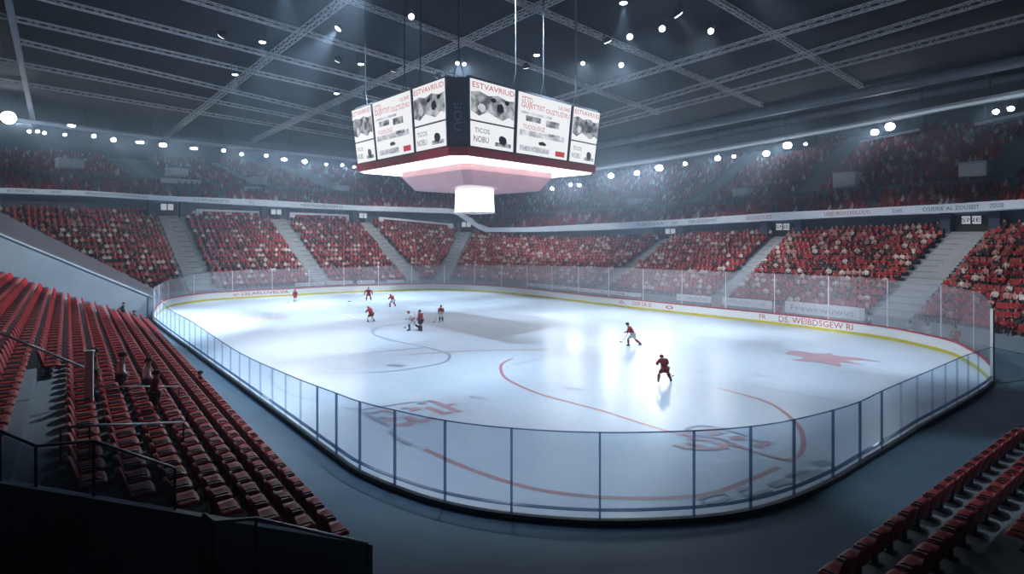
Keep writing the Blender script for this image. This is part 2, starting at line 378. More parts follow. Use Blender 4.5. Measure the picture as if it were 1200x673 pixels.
for i in range(np_):
    t0, t1 = FC.L * i / np_, FC.L * (i + 1) / np_
    strip(FC, t0 + 0.02, t1 - 0.02, 0.05, 0.075, 1.10, lambda t: FC.at(t)[2], 3).build('glass_pane', M['glass_far'], rb)
    if i % 2 == 0 and i:
        p = FC.pt(t0, 0.1); h = FC.at(t0)[2]; b = MB(); b.box((p.x, p.y, (1.1 + h) / 2), (0.07, 0.07, h - 1.1), math.atan2(FC.nrm(t0).y, FC.nrm(t0).x)); b.build('post', M['steel'], rb)
strip(FC, 0, FC.L, 0.045, 0.08, lambda t: FC.at(t)[2], lambda t: FC.at(t)[2] + 0.04, 160).build('top_rail', M['glass'], rb)
for t in (0.0, FC.L):
    p = FC.pt(t, 0.08); h = FC.at(t)[2]; b = MB(); b.box((p.x, p.y, h / 2), (0.16, 0.16, h), 0.4); b.build('end_post', M['board'], rb)
gb = thing('glass_barrier', 'low clear glass barrier with dark posts along the near side of the ice', 'glass barrier')
strip(NC, 0, NC.L, -0.02, 0.16, 0.0, 0.14, 200).build('base_kerb', M['base_rubber'], gb)
strip(NC, 0, NC.L, 0.0, 0.12, 0.14, 0.40, 200).build('base_panel', M['base_panel'], gb)
strip(NC, 0, NC.L, -0.02, 0.14, 0.41, 0.445, 200).build('lower_rail', M['post'], gb)
strip(NC, 0, NC.L, 0.03, 0.08, lambda t: NC.at(t)[2], lambda t: NC.at(t)[2] + 0.03, 200).build('top_rail', M['post'], gb)
stops = [0.0]; tt = NC.near_px(423)
k = round(tt / 2.05); stops = [tt * i / k for i in range(k)]
# the posts read off the glass from the near left round to the right corner
def nearest_near(px): # restrict to the front half of the barrier
    best = None
    for i in range(600):
        t = tt - 1 + (NC.L - tt + 1) * i / 599; p = NC.at(t); d = abs(CX + F * p[0] / p[1] - px)
        if best is None or d < best[0]: best = (d, t)
    return best[1]
stops += [nearest_near(x) for x in (423,464,523,599.5,703,812,879,929,974.6,1006,1031,1054,1073,1091,1106,1120,1133,1145)] + [NC.L]
for i, (t0, t1) in enumerate(zip(stops, stops[1:])):
    strip(NC, t0 + 0.03, t1 - 0.03, 0.04, 0.065, 0.45, lambda t: NC.at(t)[2], 5).build('glass_pane', M['glass'], gb)
    if i:
        p = NC.pt(t0, 0.06); h = NC.at(t0)[2] + 0.02; n = NC.nrm(t0); b = MB(); w = 0.055 if p.y < 24 else 0.03
        b.box((p.x, p.y, (0.14 + h) / 2), (0.09, w, h - 0.14), math.atan2(n.y, n.x)); b.build('post', M['post'] if p.y < 25.5 else M['seam'], gb)

# ------------------------------------------------------------------ ceiling and roof steel
ce = MB()
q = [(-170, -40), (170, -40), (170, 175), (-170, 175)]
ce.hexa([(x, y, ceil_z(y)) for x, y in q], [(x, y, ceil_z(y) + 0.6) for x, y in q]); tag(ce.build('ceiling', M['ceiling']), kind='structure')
def truss(a, b, label, w=0.6, h=0.65, r=0.075):
    a, b = Vector(a), Vector(b); d = (b - a).normalized(); x = d.cross(Z).normalized(); y = x.cross(d)
    t = thing('roof_truss', label, 'truss', a, 0, 'white roof trusses')
    cs = [(-w/2, -h/2), (w/2, -h/2), (w/2, h/2), (-w/2, h/2)]
    for i, j in cs:
        m = MB(); m.tube([a + x*i + y*j, b + x*i + y*j], r, 5); m.build('chord', M['steel'], t)
    L = (b - a).length; n = int(L / 0.9); m = MB()
    for k in range(n):
        p0, p1 = a + d * (L*k/n), a + d * (L*(k+1)/n)
        for (c0, c1) in ((0, 1), (1, 2), (2, 3), (3, 0)):
            u, v = (c0, c1) if k % 2 else (c1, c0)
            m.bar(p0 + x*cs[u][0] + y*cs[u][1], p1 + x*cs[v][0] + y*cs[v][1], 0.055, 0.055)
    m.build('lacing', M['steel'], t)
    for s in (0.12, 0.38, 0.62, 0.88):
        m = MB(); p = a + d * (L * s); m.bar(p + y*h/2, (p.x, p.y, ceil_z(p.y)), 0.06, 0.06); m.build('hanger', M['dark_metal'], t)
    return t
def ext(p, q, py):   # carry a line on to another height in view
    k = (py - p[1]) / (q[1] - p[1]); return (p[0] + (q[0]-p[0]) * k, py)
FA = [((388,0),(200,150),155), ((620,2),(301,157),160), ((1007,0),(640,113),190), ((1120,0),(690,134),190), ((1200,10),(700,142),190)]
for i, (p, q, e) in enumerate(FA):
    truss(cp(*ext(p, q, -90), 1.0), cp(*ext(p, q, e), 1.0), 'white lattice roof truss running down to the left, %s from the left' % ORD(i + 1))
FB = [((244,0),(400,47),110), ((80,0),(400,82),120), ((60,27),(400,104),125), ((127,69),(400,134),150), ((110,88),(400,145),155), ((70,102),(370,152),160),
      ((423,0),(544,45),130), ((620,2),(775,69),120), ((848,0),(1000,92),98)]
ORDB = {5:'first',4:'second',3:'third',2:'fourth',1:'fifth',0:'sixth',6:'seventh',7:'eighth',8:'last'}
for i, (p, q, e) in enumerate(FB):
    s = ext(p, q, -90) if i not in (2, 3, 4, 5) else ext(p, q, p[1] - 25)
    truss(cp(*s, 0.45), cp(*ext(p, q, e), 0.45), 'white lattice roof truss running down to the right, %s counted from the left back' % ORDB[i], 0.5, 0.5, 0.065)
b = MB(); b.bar(cp(5, -30, 0.6), at(40, 147, 105), 0.6, 0.6); tag(b.build('roof_brace_beam', M['duct']), 'lone steel brace beam running down the ceiling at far left', 'beam', kind='structure')
for (p, q, w, lab) in (((1230,56),(690,168),1.6,'upper'), ((1230,75),(690,182),1.3,'lower')):
    m = MB(); P = [cp(p[0] + (q[0]-p[0])*k/24, p[1] + (q[1]-p[1])*k/24, 1.0) for k in range(25)]
    m.tube(P, w / 2, 10)
    m2 = MB()
    t = thing('air_duct', 'long grey round air duct under the right ceiling, the %s of two' % lab, 'duct', P[0], 0, 'air ducts')
    m.build('pipe', M['duct'], t, True)
    for p_ in P[1::2]:
        m2 = MB(); m2.tube([p_ - (P[1]-P[0]).normalized()*0.08, p_ + (P[1]-P[0]).normalized()*0.08], w/2 + 0.06, 10)
        m2.build('joint_ring', M['duct'], t)

# ------------------------------------------------------------------ far stands
FS = [(-72,60),(-43.9,83),(-29.7,93),(-16.8,101),(-12.0,102.5),(0,96.5),(12.7,83.8),(24.5,70),(36.1,56),(38.5,44),(36,27)]
TS = [(-96,70),(-56.9,97),(-42.2,105),(-28.2,111),(-8.9,116),(7.1,109),(26,96),(38.3,83),(52.4,67),(58.5,52),(59,32)]
ZT = [12.1, 11.9, 11.6, 11.1, 9.4, 7.6, 8.2, 8.6, 9.2, 9.4, 9.4]
NST = len(FS); NR = 15
def cat1(P, u):
    i = min(max(int(math.floor(u)), 0), len(P) - 2); t = u - i
    a, b, c, d = P[max(i-1, 0)], P[i], P[i+1], P[min(i+2, len(P)-1)]
    g = lambda a, b, c, d: 0.5*(2*b + (c-a)*t + (2*a-5*b+4*c-d)*t*t + (3*b-a-3*c+d)*t**3)
    return tuple(map(g, a, b, c, d)) if isinstance(b, tuple) else g(a, b, c, d)
def SF(u): return Vector((*cat1(FS, u), 0))
def ST(u): return Vector((*cat1(TS, u), 0))
def SZ(u): return cat1(ZT, u)
def SN(u): return (ST(u) - SF(u)).normalized()
def plan(u, o): return SF(u).lerp(ST(u), o)
def pxof(v): return CX + F * v.x / max(v.y, 1)
ZF = 1.15
def rowz(u, r): return ZF + (SZ(u) - ZF) * r / (NR - 1)
us = [i / 6 for i in range((NST - 1) * 6 + 1)]
ls = MB(); rows = []
for u in us:
    pr = [plan(u, 0) - Z * 0]
    for r in range(NR):
        z = rowz(u, r); pr += [plan(u, r / NR) + Z * z, plan(u, (r + 1) / NR) + Z * z]
    rows.append(pr)
ls.grid(rows); tag(ls.build('lower_stand_steps', M['stand']), kind='structure')
# fascia, small tier, parapet, upper tier : heights read along the bowl
YT = [(-200,208),(0,220),(100,223.5),(200,230),(304,234),(420,241),(532,244.5),(566,267),(620,266.5),(704,262),(800,257),(911,249),(1010,244.5),(1116,238.8),(1200,233.5),(1400,222)]
YB = [(-200,213),(0,226),(100,229),(200,235),(304,241),(420,246.5),(532,250),(566,272),(620,272),(704,269.5),(800,264),(911,258),(1010,253),(1116,249),(1200,244),(1400,234)]
YP = [(-200,188),(0,196),(100,203),(200,210),(304,216),(420,225),(532,231),(566,244),(620,249),(704,244),(800,238),(911,227),(990,221),(1116,211),(1200,207),(1400,195)]
YU = [(-200,165),(0,180),(100,185),(200,190),(300,195),(400,201),(500,210),(600,218),(700,208),(820,192),(920,175),(1040,158),(1150,146),(1250,140),(1400,130)]
def zpx(tab, v): return CH + (HY - lin(tab, pxof(v))) / F * v.y
def off(u, k): return ST(u) + SN(u) * k
us2 = [0.02 + i * (NST - 1.04) / 110 for i in range(111)]
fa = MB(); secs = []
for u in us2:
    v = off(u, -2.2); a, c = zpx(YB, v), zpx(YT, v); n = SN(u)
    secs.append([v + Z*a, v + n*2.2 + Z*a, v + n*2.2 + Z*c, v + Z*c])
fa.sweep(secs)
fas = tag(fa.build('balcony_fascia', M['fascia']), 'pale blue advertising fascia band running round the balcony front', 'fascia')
class FasC:   # fascia as a text carrier, by viewing column
    pts = [(off(u, -2.2), u) for u in [0.02 + i*(NST-1.04)/900 for i in range(901)]]
    def at(s, px):
        best = min(s.pts, key=lambda q: abs(pxof(q[0]) - px)); return best
fc = FasC()
def fas_text(s, px0, px1, k=0, lo=0.25, hi=0.72):
    P0, P1 = fc.at(px0), fc.at(px1)
    def fn(a, b):
        u = P0[1] + (P1[1] - P0[1]) * a; v = off(u, -2.23); z0, z1 = zpx(YB, v), zpx(YT, v)
        return v + Z * (z0 + (z1 - z0) * (lo + (hi - lo) * b))
    ft = MB(); put_text(ft, s, fn); tag(ft.build('lettering', M[('ink', 'redink')[k]], fas), ('dark lettering', 'red lettering')[k])
for s, a, b, k in (('BCUERMUZ IL', 8, 40, 0), ('ASTED', 62, 72, 0), ('IIEB', 100, 108, 0), ('XUZIDSHTEUZNURIUOSIHIDE NOUL', 112, 175, 0),
                 ('SLS WEUEGAEI IEYLN', 226, 268, 0), ('DC', 292, 298, 0), ('NESUNZZIDASEM IR', 352, 402, 0), ('TS DIRZEULAUA', 745, 777, 0), ('ELM', 788, 794, 0),
                 ('WERUSU DILM MIST', 806, 841, 0), ('ASULEDTUTS', 874, 904, 1), ('USIEURDSTEDLUUD', 966, 1019, 1), ('DIIS', 1046, 1056, 0), ('OSIERIE AL ZOUSEIT', 1080, 1147, 0),
                 ('ZDUSE', 1160, 1176, 0)):
    fas_text(s, a, b, k)
def smalltier(u): # front and back of the little tier above the fascia
    a, c = off(u, 0.0), off(u, 5.0); return a, zpx(YT, off(u, -2.2)) - 0.25, c, zpx(YP, c) - 1.5
NS, NU = 4, 24
st_, rows = MB(), []
for u in us2:
    a, za, c, zc = smalltier(u); pr = [a + Z * (za - 3)]
    for r in range(NS):
        z = za + (zc - za) * r / (NS - 1); pr += [a.lerp(c, r/NS) + Z*z, a.lerp(c, (r+1)/NS) + Z*z]
    zp = zpx(YP, c); pr += [c + Z*zp, c + SN(u)*0.35 + Z*zp, c + SN(u)*0.35 + Z*(zp - 0.9)]
    rows.append(pr)
st_.grid(rows); tag(st_.build('balcony_tier_steps', M['midwall']), kind='structure')
def upper(u, o):
    a, c = off(u, 5.6), off(u, 32); p = a.lerp(c, o); za, zc = zpx(YP, off(u, 5.0)) - 0.9, zpx(YU, c)
    return p, za + (zc - za) * o
ut, rows = MB(), []
for u in us2:
    pr = []
    for r in range(NU):
        z = upper(u, r/(NU-1))[1]; pr += [upper(u, r/NU)[0] + Z*z, upper(u, (r+1)/NU)[0] + Z*z]
    rows.append(pr)
ut.grid(rows); tag(ut.build('upper_stand_steps', M['stand']), kind='structure')
bw = MB(); bw.grid([[upper(u, 1.0)[0] + Z * (upper(u, 1)[1] - 1), off(u, 32) + Z * (ceil_z(off(u, 32).y) + 0.1)] for u in us2])
tag(bw.build('wall_back', M['darkwall']), kind='structure')
# wall behind the lower bowl
lw = MB(); lw.grid([[ST(u) + Z * (SZ(u) - 0.5), ST(u) + Z * (zpx(YB, off(u, -2.2)) + 0.2)] for u in us2])
tag(lw.build('wall_concourse', M['midwall']), kind='structure')
STAIRS = [1, 2, 3, 4, 6, 7, 8]
SNAME = {1:'left end', 2:'second from left', 3:'third from left', 4:'far corner', 6:'centre right', 7:'right middle', 8:'right front'}
SW = {1:1.7, 2:1.5, 3:1.4, 4:1.4, 6:0.9, 7:1.2, 8:2.0}
for s in STAIRS:
    m = MB(); T = (SF(s + 0.05) - SF(s - 0.05)).normalized(); w = SW[s] - 0.3; N2 = NR * 2
    for side in (0,):
        rows = [[], []]
        for r in range(N2):
            z = rowz(s, (r + 1) / 2 - 0.5) + 0.12 if r < N2 - 1 else rowz(s, NR - 1) + 0.1
            for o in (r / N2, (r + 1) / N2):
                p = plan(s, o); rows[0].append(p - T*w + Z*z); rows[1].append(p + T*w + Z*z)
        m.grid(rows)
        for k in (0, 1):
            m.grid([[p - Z*0.45 for p in rows[k]], rows[k]])
        m.poly([rows[0][0] - Z*1.2, rows[1][0] - Z*1.2, rows[1][0], rows[0][0]])
    tag(m.build('stairway', M['stair']), kind='structure')
    # upper stairway on the same line
    m = MB(); T = (ST(s + 0.05) - ST(s - 0.05)).normalized(); rows = [[], []]
    for r in range(NU * 2):
        z = upper(s, r / (NU*2 - 2))[1] + 0.10
        for o in (r / (NU*2), (r + 1) / (NU*2)):
            p = upper(s, o)[0]; rows[0].append(p - T*1.3 + Z*z); rows[1].append(p + T*1.3 + Z*z)
    m.grid(rows); tag(m.build('stairway', M['stair']), kind='structure')
# doorways at the head of each stair
for s in STAIRS:
    p = ST(s) - SN(s) * 0.1; n = SN(s); T = Vector((n.y, -n.x, 0)); z0 = SZ(s); z1 = zpx(YB, off(s, -2.2)); H = max(1.6, z1 - z0)
    rz = math.atan2(T.y, T.x)
    t = thing('doorway', 'dark concourse doorway with lit panels at the head of the %s stairway' % SNAME[s], 'doorway', p + Z*z0, 0, 'concourse doorways')
    for sd in (-1, 1):
        m = MB(); m.box(p - n*0.4 + T*sd*2.3 + Z*(z0 + H/2), (1.0, 1.2, H), rz); m.build('pillar', M['darkwall'], t)
    m = MB(); m.box(p - n*0.1 + Z*(z0 + H*0.45), (3.4, 0.12, H*0.9), rz); m.build('door_shade_slab', M['black'], t)  # black slab stands in for the shade inside the open doorway
    for sd in (-1, 1):
        m = MB(); m.box(p - n*0.25 + T*sd*0.5 + Z*(z0 + H*0.62), (0.8, 0.1, H*0.38), rz); m.build('lit_panel', M['sign'], t)
    m = MB(); m.box(p - n*0.25 + Z*(z0 + H*0.93), (3.4, 0.3, H*0.12), rz); m.build('lintel', M['midwall'], t)
    if s in (7, 8):
        m = MB(); put_text(m, 'SNE', lambda u, v: p - n*0.32 + T*(u*1.8 - 0.9)*1 + Z*(z0 + H*(0.52 + 0.2*v))); m.build('lettering', M['redink'], t)
# pale U-shaped ledges over the left blocks, grey beam over the right ones
for a, c, wh in ((1, 2, 1), (2, 3, 1), (3, 4, 1)):
    m = MB(); P = []
    for k in range(9):
        u = a + 0.17 + (c - a - 0.34) * k / 8; P.append(off(u, -0.5) + Z * (SZ(u) + 1.25))
    for x, y in zip(P, P[1:]): m.bar(x, y, 0.5, 0.35)
    for e in (P[0], P[-1]): m.box(e - Z*0.35, (0.9, 0.9, 1.1), 0.4)
    tag(m.build('balcony_ledge', M['gantry']), 'pale U-shaped ledge over the crowd %s' % {1:'between first and second left stairways', 2:'between second and third left stairways', 3:'beside the far corner stairway'}[a], 'ledge', 'pale ledges')
# lit vomitory boxes on the upper parapet
for px, py, w, h, br, nm in ((992,212,26,18,1,'right middle'), (1150,199,29,17,1,'far right'), (868,228,20,12,0,'centre right'), (745,238,14,9,0,'behind the scoreboard right'),
                     (305,213,17,9,0,'left'), (200,202,22,8,0,'far left'), (70,192,26,10,0,'leftmost'), (400,222,16,7,0,'left centre')):
    best = min(((abs(pxof(off(u, 7)) - px), u) for u in us2)); u = best[1]; p = off(u, 6.6); n = SN(u); T = Vector((n.y, -n.x, 0)); rz = math.atan2(T.y, T.x)
    zc = CH + (HY - py) / F * p.y; W, H = w / F * p.y * 0.95, h / F * p.y
    t = thing('stair_box', 'pale stair entry box on the upper parapet, %s one' % nm, 'stair box', p + Z*(zc - H/2), 0, 'upper stair boxes')
    m = MB(); m.box(p + n*1.2 + Z*zc, (W, 2.6, H), rz); m.build('side_walls', M['gantry'], t)
    m = MB(); m.box(p - n*0.16 + Z*zc, (W*0.94, 0.1, H*0.85), rz); m.build('front_panel', M['steel'], t)
    m = MB(); m.box(p + n*1.2 + Z*(zc + H/2 + 0.08), (W*1.05, 2.8, 0.16), rz); m.build('roof', M['gantry'], t)
for px, py, w, nm in ((305, 222, 31, 'near the left stairs'), (205, 212.5, 42, 'at the far left')):
    best = min(((abs(pxof(off(u, 4.6)) - px), u) for u in us2)); u = best[1]; p = off(u, 4.6); T = Vector((SN(u).y, -SN(u).x, 0))
    m = MB(); m.box(p + Z*(CH + (HY - py)/F*p.y), (w/F*p.y, 0.35, 0.8), math.atan2(T.y, T.x)); tag(m.build('ledge_panel', M['steel']), 'bright white ledge panel on the balcony parapet %s' % nm, 'ledge panel', 'parapet panels')

# ------------------------------------------------------------------ crowd
def loft(mb, secs, n, m):
    S = []
    for c, rx, ry in secs: S.append([Vector(c) + Vector((rx*math.cos(2*math.pi*k/n), ry*math.sin(2*math.pi*k/n), 0)) for k in range(n)])
    mb.sweep(S, m)
def spectator(arm, detail=True):   # seated, facing +y, origin on the tread; 0 shirt 1 skin 2 hair 3 trousers
    mb = MB(); n = 7 if detail else 5
    loft(mb, [((0,-.06,.42), .17,.13), ((0,-.05,.62), .16,.12), ((0,-.04,.85), .21,.13), ((0,-.04,.97), .19,.11), ((0,-.03,1.02), .07,.07)], n, 0)
    loft(mb, [((0,-.02,1.0), .055,.06), ((0,0,1.07), .075,.09), ((0,.005,1.15), .085,.105), ((0,0,1.22), .075,.09)], n, 1)
    loft(mb, [((0,-.03,1.12), .088,.085), ((0,-.015,1.22), .085,.1), ((0,-.01,1.27), .04,.05)], n, 2)
    for s in (-1, 1):
        mb.tube([(s*.09,0,.47), (s*.11,.28,.48), (s*.12,.42,.47)], [.09,.08,.07], 5, 3); mb.tube([(s*.12,.42,.47), (s*.12,.45,.05)], [.065,.05], 5, 3)
        mb.box((s*.12,.51,.03), (.09,.24,.06), 0, 3)
        if arm == 0: A = [(s*.21,-.03,.93), (s*.27,.05,.68), (s*.16,.26,.62)]
        elif arm == 1: A = [(s*.21,-.03,.93), (s*.31,.05,1.12), (s*.27,.08,1.36)]
        else: A = [(s*.21,-.03,.93), (s*.25,.14,.72), (s*.03,.26,.80)]
        mb.tube(A, [.055,.045,.035], 5, 0); e = Vector(A[-1]); d = (e - Vector(A[-2])).normalized()
        mb.tube([e, e + d*.06, e + d*.14], [.03,.042,.02], 5, 1)
    return mb
SPEC = [spectator(a) for a in range(3)]
TROU = M['dark_cloth']
spec_mesh = {(a, c): SPEC[a].mesh('person', [CROWD[c], M['skin'], M['hair'], TROU]) for a in range(3) for c in range(5)}
def merged_inst(name, base, insts, mats, label, cat):   # many copies of one low mesh written into one object
    V = []; Fc = []; Mi = []; nb = len(base.v)
    for (p, ang, sc, mi) in insts:
        c, s = math.cos(ang)*sc, math.sin(ang)*sc; o = len(V)
        V.extend([(p[0] + c*x - s*y, p[1] + s*x + c*y, p[2] + sc*z) for x, y, z in base.v])
        Fc.extend([[i + o for i in f] for f in base.f]); Mi.extend([mi if m == 0 else 4 + m for m in base.m])
    me = bpy.data.meshes.new(name); me.from_pydata(V, [], Fc)
    for q in mats: me.materials.append(q)
    me.polygons.foreach_set('material_index', Mi); me.update()
    o = bpy.data.objects.new(name, me); COL.objects.link(o); return tag(o, label, cat, kind='stuff')
LOW = MB()
loft(LOW, [((0,-.05,.45), .19,.15), ((0,-.04,.8), .23,.15), ((0,-.04,1.0), .18,.11)], 5, 0)
loft(LOW, [((0,0,1.0), .08,.09), ((0,0,1.12), .10,.11), ((0,0,1.24), .07,.08)], 5, 1)
LOW.box((0,.25,.47), (.36,.5,.16), 0, 3); LOW.box((0,.46,.22), (.34,.14,.4), 0, 3)
for s in (-1, 1): LOW.bar((s*.22,-.02,.92), (s*.2,.22,.62), .09, .09, 0)
FSEAT = MB(); FSEAT.hexa([(-.24,-.26,.42),(.24,-.26,.42),(.24,-.2,.42),(-.24,-.2,.42)], [(-.22,-.34,.92),(.22,-.34,.92),(.22,-.29,.92),(-.22,-.29,.92)]); FSEAT.box((0,.0,.42), (.48,.44,.07)); FSEAT.box((0,-.2,.2), (.08,.08,.4))
def pickc(): return random.choices(range(5), (0.40, 0.22, 0.16, 0.14, 0.08))[0]
people, empties = [], []
for i in range(NST - 1):
    for r in range(NR):
        o = (r + 0.45) / NR; A = plan(i, o); B = plan(i + 1, o); L = (B - A).length; n = int(L / 0.62)
        for k in range(n):
            u = i + (k + 0.5 + random.uniform(-.12, .12)) / n; p = plan(u, o); ok = True
            for s in (i, i + 1):
                if s in SW and (p - plan(s, o)).length < SW[s] + 0.1: ok = False
            if not ok: continue
            z = rowz(u, r); f = -SN(u); ang = math.atan2(f.y, f.x) - math.pi/2 + random.uniform(-.25, .25)
            empties.append((tuple(p + Z*z), math.atan2(f.y, f.x) - math.pi/2, 1.0, 0))
            if random.random() < (0.86 if i < 8 else 0.55): people.append((p + Z*z, ang, random.uniform(0.97, 1.12), pickc(), i, r, u))
# the nearest of the crowd are individuals, in the blocks either side of the right front stairway
cand = sorted([q for q in people if q[4] in (7, 8, 9) and pxof(q[0]) < 1195], key=lambda q: q[0].length)[:296]
ids = set(id(q) for q in cand); cnt = {}
for q in sorted(cand, key=lambda q: (q[5], abs(q[6] - 8))):
    side = 'left' if q[6] < 8 else 'right'; cnt[(q[5], side)] = k = cnt.get((q[5], side), 0) + 1
    o = bpy.data.objects.new('person', spec_mesh[(random.choices((0, 1, 2), (5, 1, 3))[0], q[3])]); COL.objects.link(o)
    o.location = q[0]; o.rotation_euler = (0, 0, q[1]); o.scale = (q[2],)*3
    tag(o, 'person in %s top seated %s %s of the right front stairway, row %s up' % (CNAME[q[3]], ORD(k), side, ORD(q[5] + 1)), 'person', 'crowd beside the right front stairway')
rest = [(tuple(q[0]), q[1], q[2], q[3]) for q in people if id(q) not in ids]
merged_inst('spectator_crowd', LOW, rest, CROWD + [M['skin'], M['hair'], TROU], 'red and white crowd filling the lower stand around the far ice', 'crowd')
merged_inst('stand_seating', FSEAT, empties, [M['seat_far']], 'red seats in rows under the crowd of the lower stand', 'seats')
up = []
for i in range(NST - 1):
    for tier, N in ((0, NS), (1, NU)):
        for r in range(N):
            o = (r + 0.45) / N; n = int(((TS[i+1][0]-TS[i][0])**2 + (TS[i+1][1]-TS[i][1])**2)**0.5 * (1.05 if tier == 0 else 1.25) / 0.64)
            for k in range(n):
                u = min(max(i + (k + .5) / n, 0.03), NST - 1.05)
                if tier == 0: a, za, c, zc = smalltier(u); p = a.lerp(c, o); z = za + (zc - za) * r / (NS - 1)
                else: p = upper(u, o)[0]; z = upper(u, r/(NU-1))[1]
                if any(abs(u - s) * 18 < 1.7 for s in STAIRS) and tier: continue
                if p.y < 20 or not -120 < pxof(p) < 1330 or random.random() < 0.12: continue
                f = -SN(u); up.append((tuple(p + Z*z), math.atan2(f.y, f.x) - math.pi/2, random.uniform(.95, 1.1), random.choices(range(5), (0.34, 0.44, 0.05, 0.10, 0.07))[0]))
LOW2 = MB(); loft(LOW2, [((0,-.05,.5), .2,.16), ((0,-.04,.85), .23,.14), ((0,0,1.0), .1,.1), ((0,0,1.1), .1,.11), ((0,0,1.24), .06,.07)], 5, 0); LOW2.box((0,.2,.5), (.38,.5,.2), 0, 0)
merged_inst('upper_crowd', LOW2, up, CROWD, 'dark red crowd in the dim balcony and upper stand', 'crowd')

# ------------------------------------------------------------------ near left stand with red seats
NROW, PITCH, RISE, S0 = 15, 0.9, 0.45, 5.8
GAP = 7
def sp(s, t, z): return nv * s + dv * t + Z * z
def row_s(i): return S0 - PITCH * i
def row_z(i): return 0.55 + RISE * i
def t_end(i): return 61.0 if i > 4 else 61 + (5 - i) * 1.0
T0 = 14.6
m = MB()
for i in range(NROW):
    s = row_s(i); a, b = s + PITCH * 0.55, s - PITCH * 0.45
    m.hexa([sp(a, T0, -0.05), sp(b, T0, -0.05), sp(b, t_end(i) + 0.8, -0.05), sp(a, t_end(i) + 0.8, -0.05)], [sp(a, T0, row_z(i)), sp(b, T0, row_z(i)), sp(b, t_end(i) + 0.8, row_z(i)), sp(a, t_end(i) + 0.8, row_z(i))])
tag(m.build('left_stand_steps', M['stand']), kind='structure')
def seat_parts(w=0.80):
    bk = MB(); nx, nz = 8, 5; fr, re = [], []
    for j in range(nz + 1):
        zf = j / nz; a, b = [], []
        for i in range(nx + 1):
            x = (i / nx - .5); xe = abs(2*x); taper = 1 - 0.10 * zf
            z = 0.44 + zf * (0.56 - 0.14 * xe**3.5)
            y = -0.24 - 0.13 * zf + 0.075 * xe**2
            a.append(Vector((x * w * taper, y, z))); b.append(Vector((x * w * taper, y - 0.055 - 0.02 * (1 - xe), z - 0.01)))
        fr.append(a); re.append(b)
    bk.grid(fr); bk.grid([r[::-1] for r in re])
    bk.grid([fr[-1][::-1], re[-1][::-1]]); bk.grid([re[0][::-1], fr[0][::-1]])
    bk.grid([[r[0] for r in re], [r[0] for r in fr]]); bk.grid([[r[-1] for r in fr], [r[-1] for r in re]])
    pn = MB(); prof = [(-.26,.46),(-.1,.43),(.1,.44),(.22,.455),(.29,.44),(.315,.40),(.30,.36),(.2,.37),(-.26,.38)]
    secs = []
    for k in range(7):
        x = k / 6 - .5; e = 1 - 0.16 * abs(2*x)**4; d = 0.02 * abs(2*x)**2
        secs.append([Vector((x * w * 0.96, y * e if y > 0 else y, z + d)) for y, z in prof])
    pn.sweep(secs)
    pd = MB(); pd.box((0, -.1, .19), (.10, .14, .38)); pd.box((0, -.1, .02), (.26, .30, .04)); pd.bar((0, -.2, .36), (0, -.3, .62), .08, .05)
    ar = []
    for sx in (-w*.49, w*.49):
        a = MB(); S = [[Vector((sx + dx, y, z + dz)) for dx, dz in ((-.025,-.02),(.025,-.02),(.025,.02),(-.025,.02))] for y, z in ((-.22,.40),(-.22,.54),(-.17,.575),(.1,.575),(.17,.55))]; a.sweep(S); ar.append(a)
    return bk, pn, pd, ar
BK, PN, PD, AR = seat_parts()
proto = thing('stadium_seat', 'x', 'seat')
for nm, mb_, ma in (('backrest', BK, M['seat_red']), ('seat_pan', PN, M['seat_red']), ('pedestal', PD, M['dark_metal']), ('armrest', AR[0], M['dark_metal']), ('armrest', AR[1], M['dark_metal'])):
    local(mb_.build(nm, ma, None, nm in ('backrest', 'seat_pan')), proto)
SP = 0.95
seats = []
for i in range(NROW):
    n = int((t_end(i) - T0 - 0.6) / SP)
    for k in range(n):
        if (i == GAP and k < 13) or (i > GAP and k < (1 if i < 10 else 0)): continue
        t = T0 + 0.6 + SP * (k + .5); seats.append((sp(row_s(i) - 0.02, t, row_z(i)), math.atan2(nv.y, nv.x) - math.pi/2, i, k))
R0 = [(7.45, 13.95), (21.6, 24.8)]
rdir = (Vector((*R0[1], 0)) - Vector((*R0[0], 0))).normalized(); rn = Vector((-rdir.y, rdir.x, 0))
rseats = []
for row in range(3):
    base = Vector((*R0[0], 0)) - rn * 1.35 * row + rdir * 0.5
    for k in range(18):
        p = base + rdir * 0.98 * k + Z * (0.4 + 0.42 * row)
        if row == 2 and k < 4: continue
        rseats.append((p, math.atan2(rn.y, rn.x) - math.pi/2, row, k))
m = MB()
for row in range(3):
    b0 = Vector((*R0[0], 0)) - rn * 1.35 * row; a, c = b0 + rn * 0.6 - rdir*0.4, b0 - rn * 0.76 - rdir*0.4; L = rdir * 20
    m.hexa([a - Z*.05, c - Z*.05, c + L - Z*.05, a + L - Z*.05], [v + Z*(0.4 + 0.42*row) for v in (a, c, c + L, a + L)])
tag(m.build('right_stand_steps', M['stand']), kind='structure')
seats = [q for q in seats if pxof(q[0]) > -60]
allp = sorted(seats, key=lambda q: q[0].length); keep = allp[:300 - len(rseats)]; far_ = allp[300 - len(rseats):]
first = True
def place(p, rz, label, group):
    global first
    if first:
        proto.matrix_basis = Matrix.Translation(p) @ Matrix.Rotation(rz, 4, 'Z'); proto['label'] = label; proto['group'] = group; first = False
    else: copy_tree(proto, p, rz, label, group)
cnt = {}
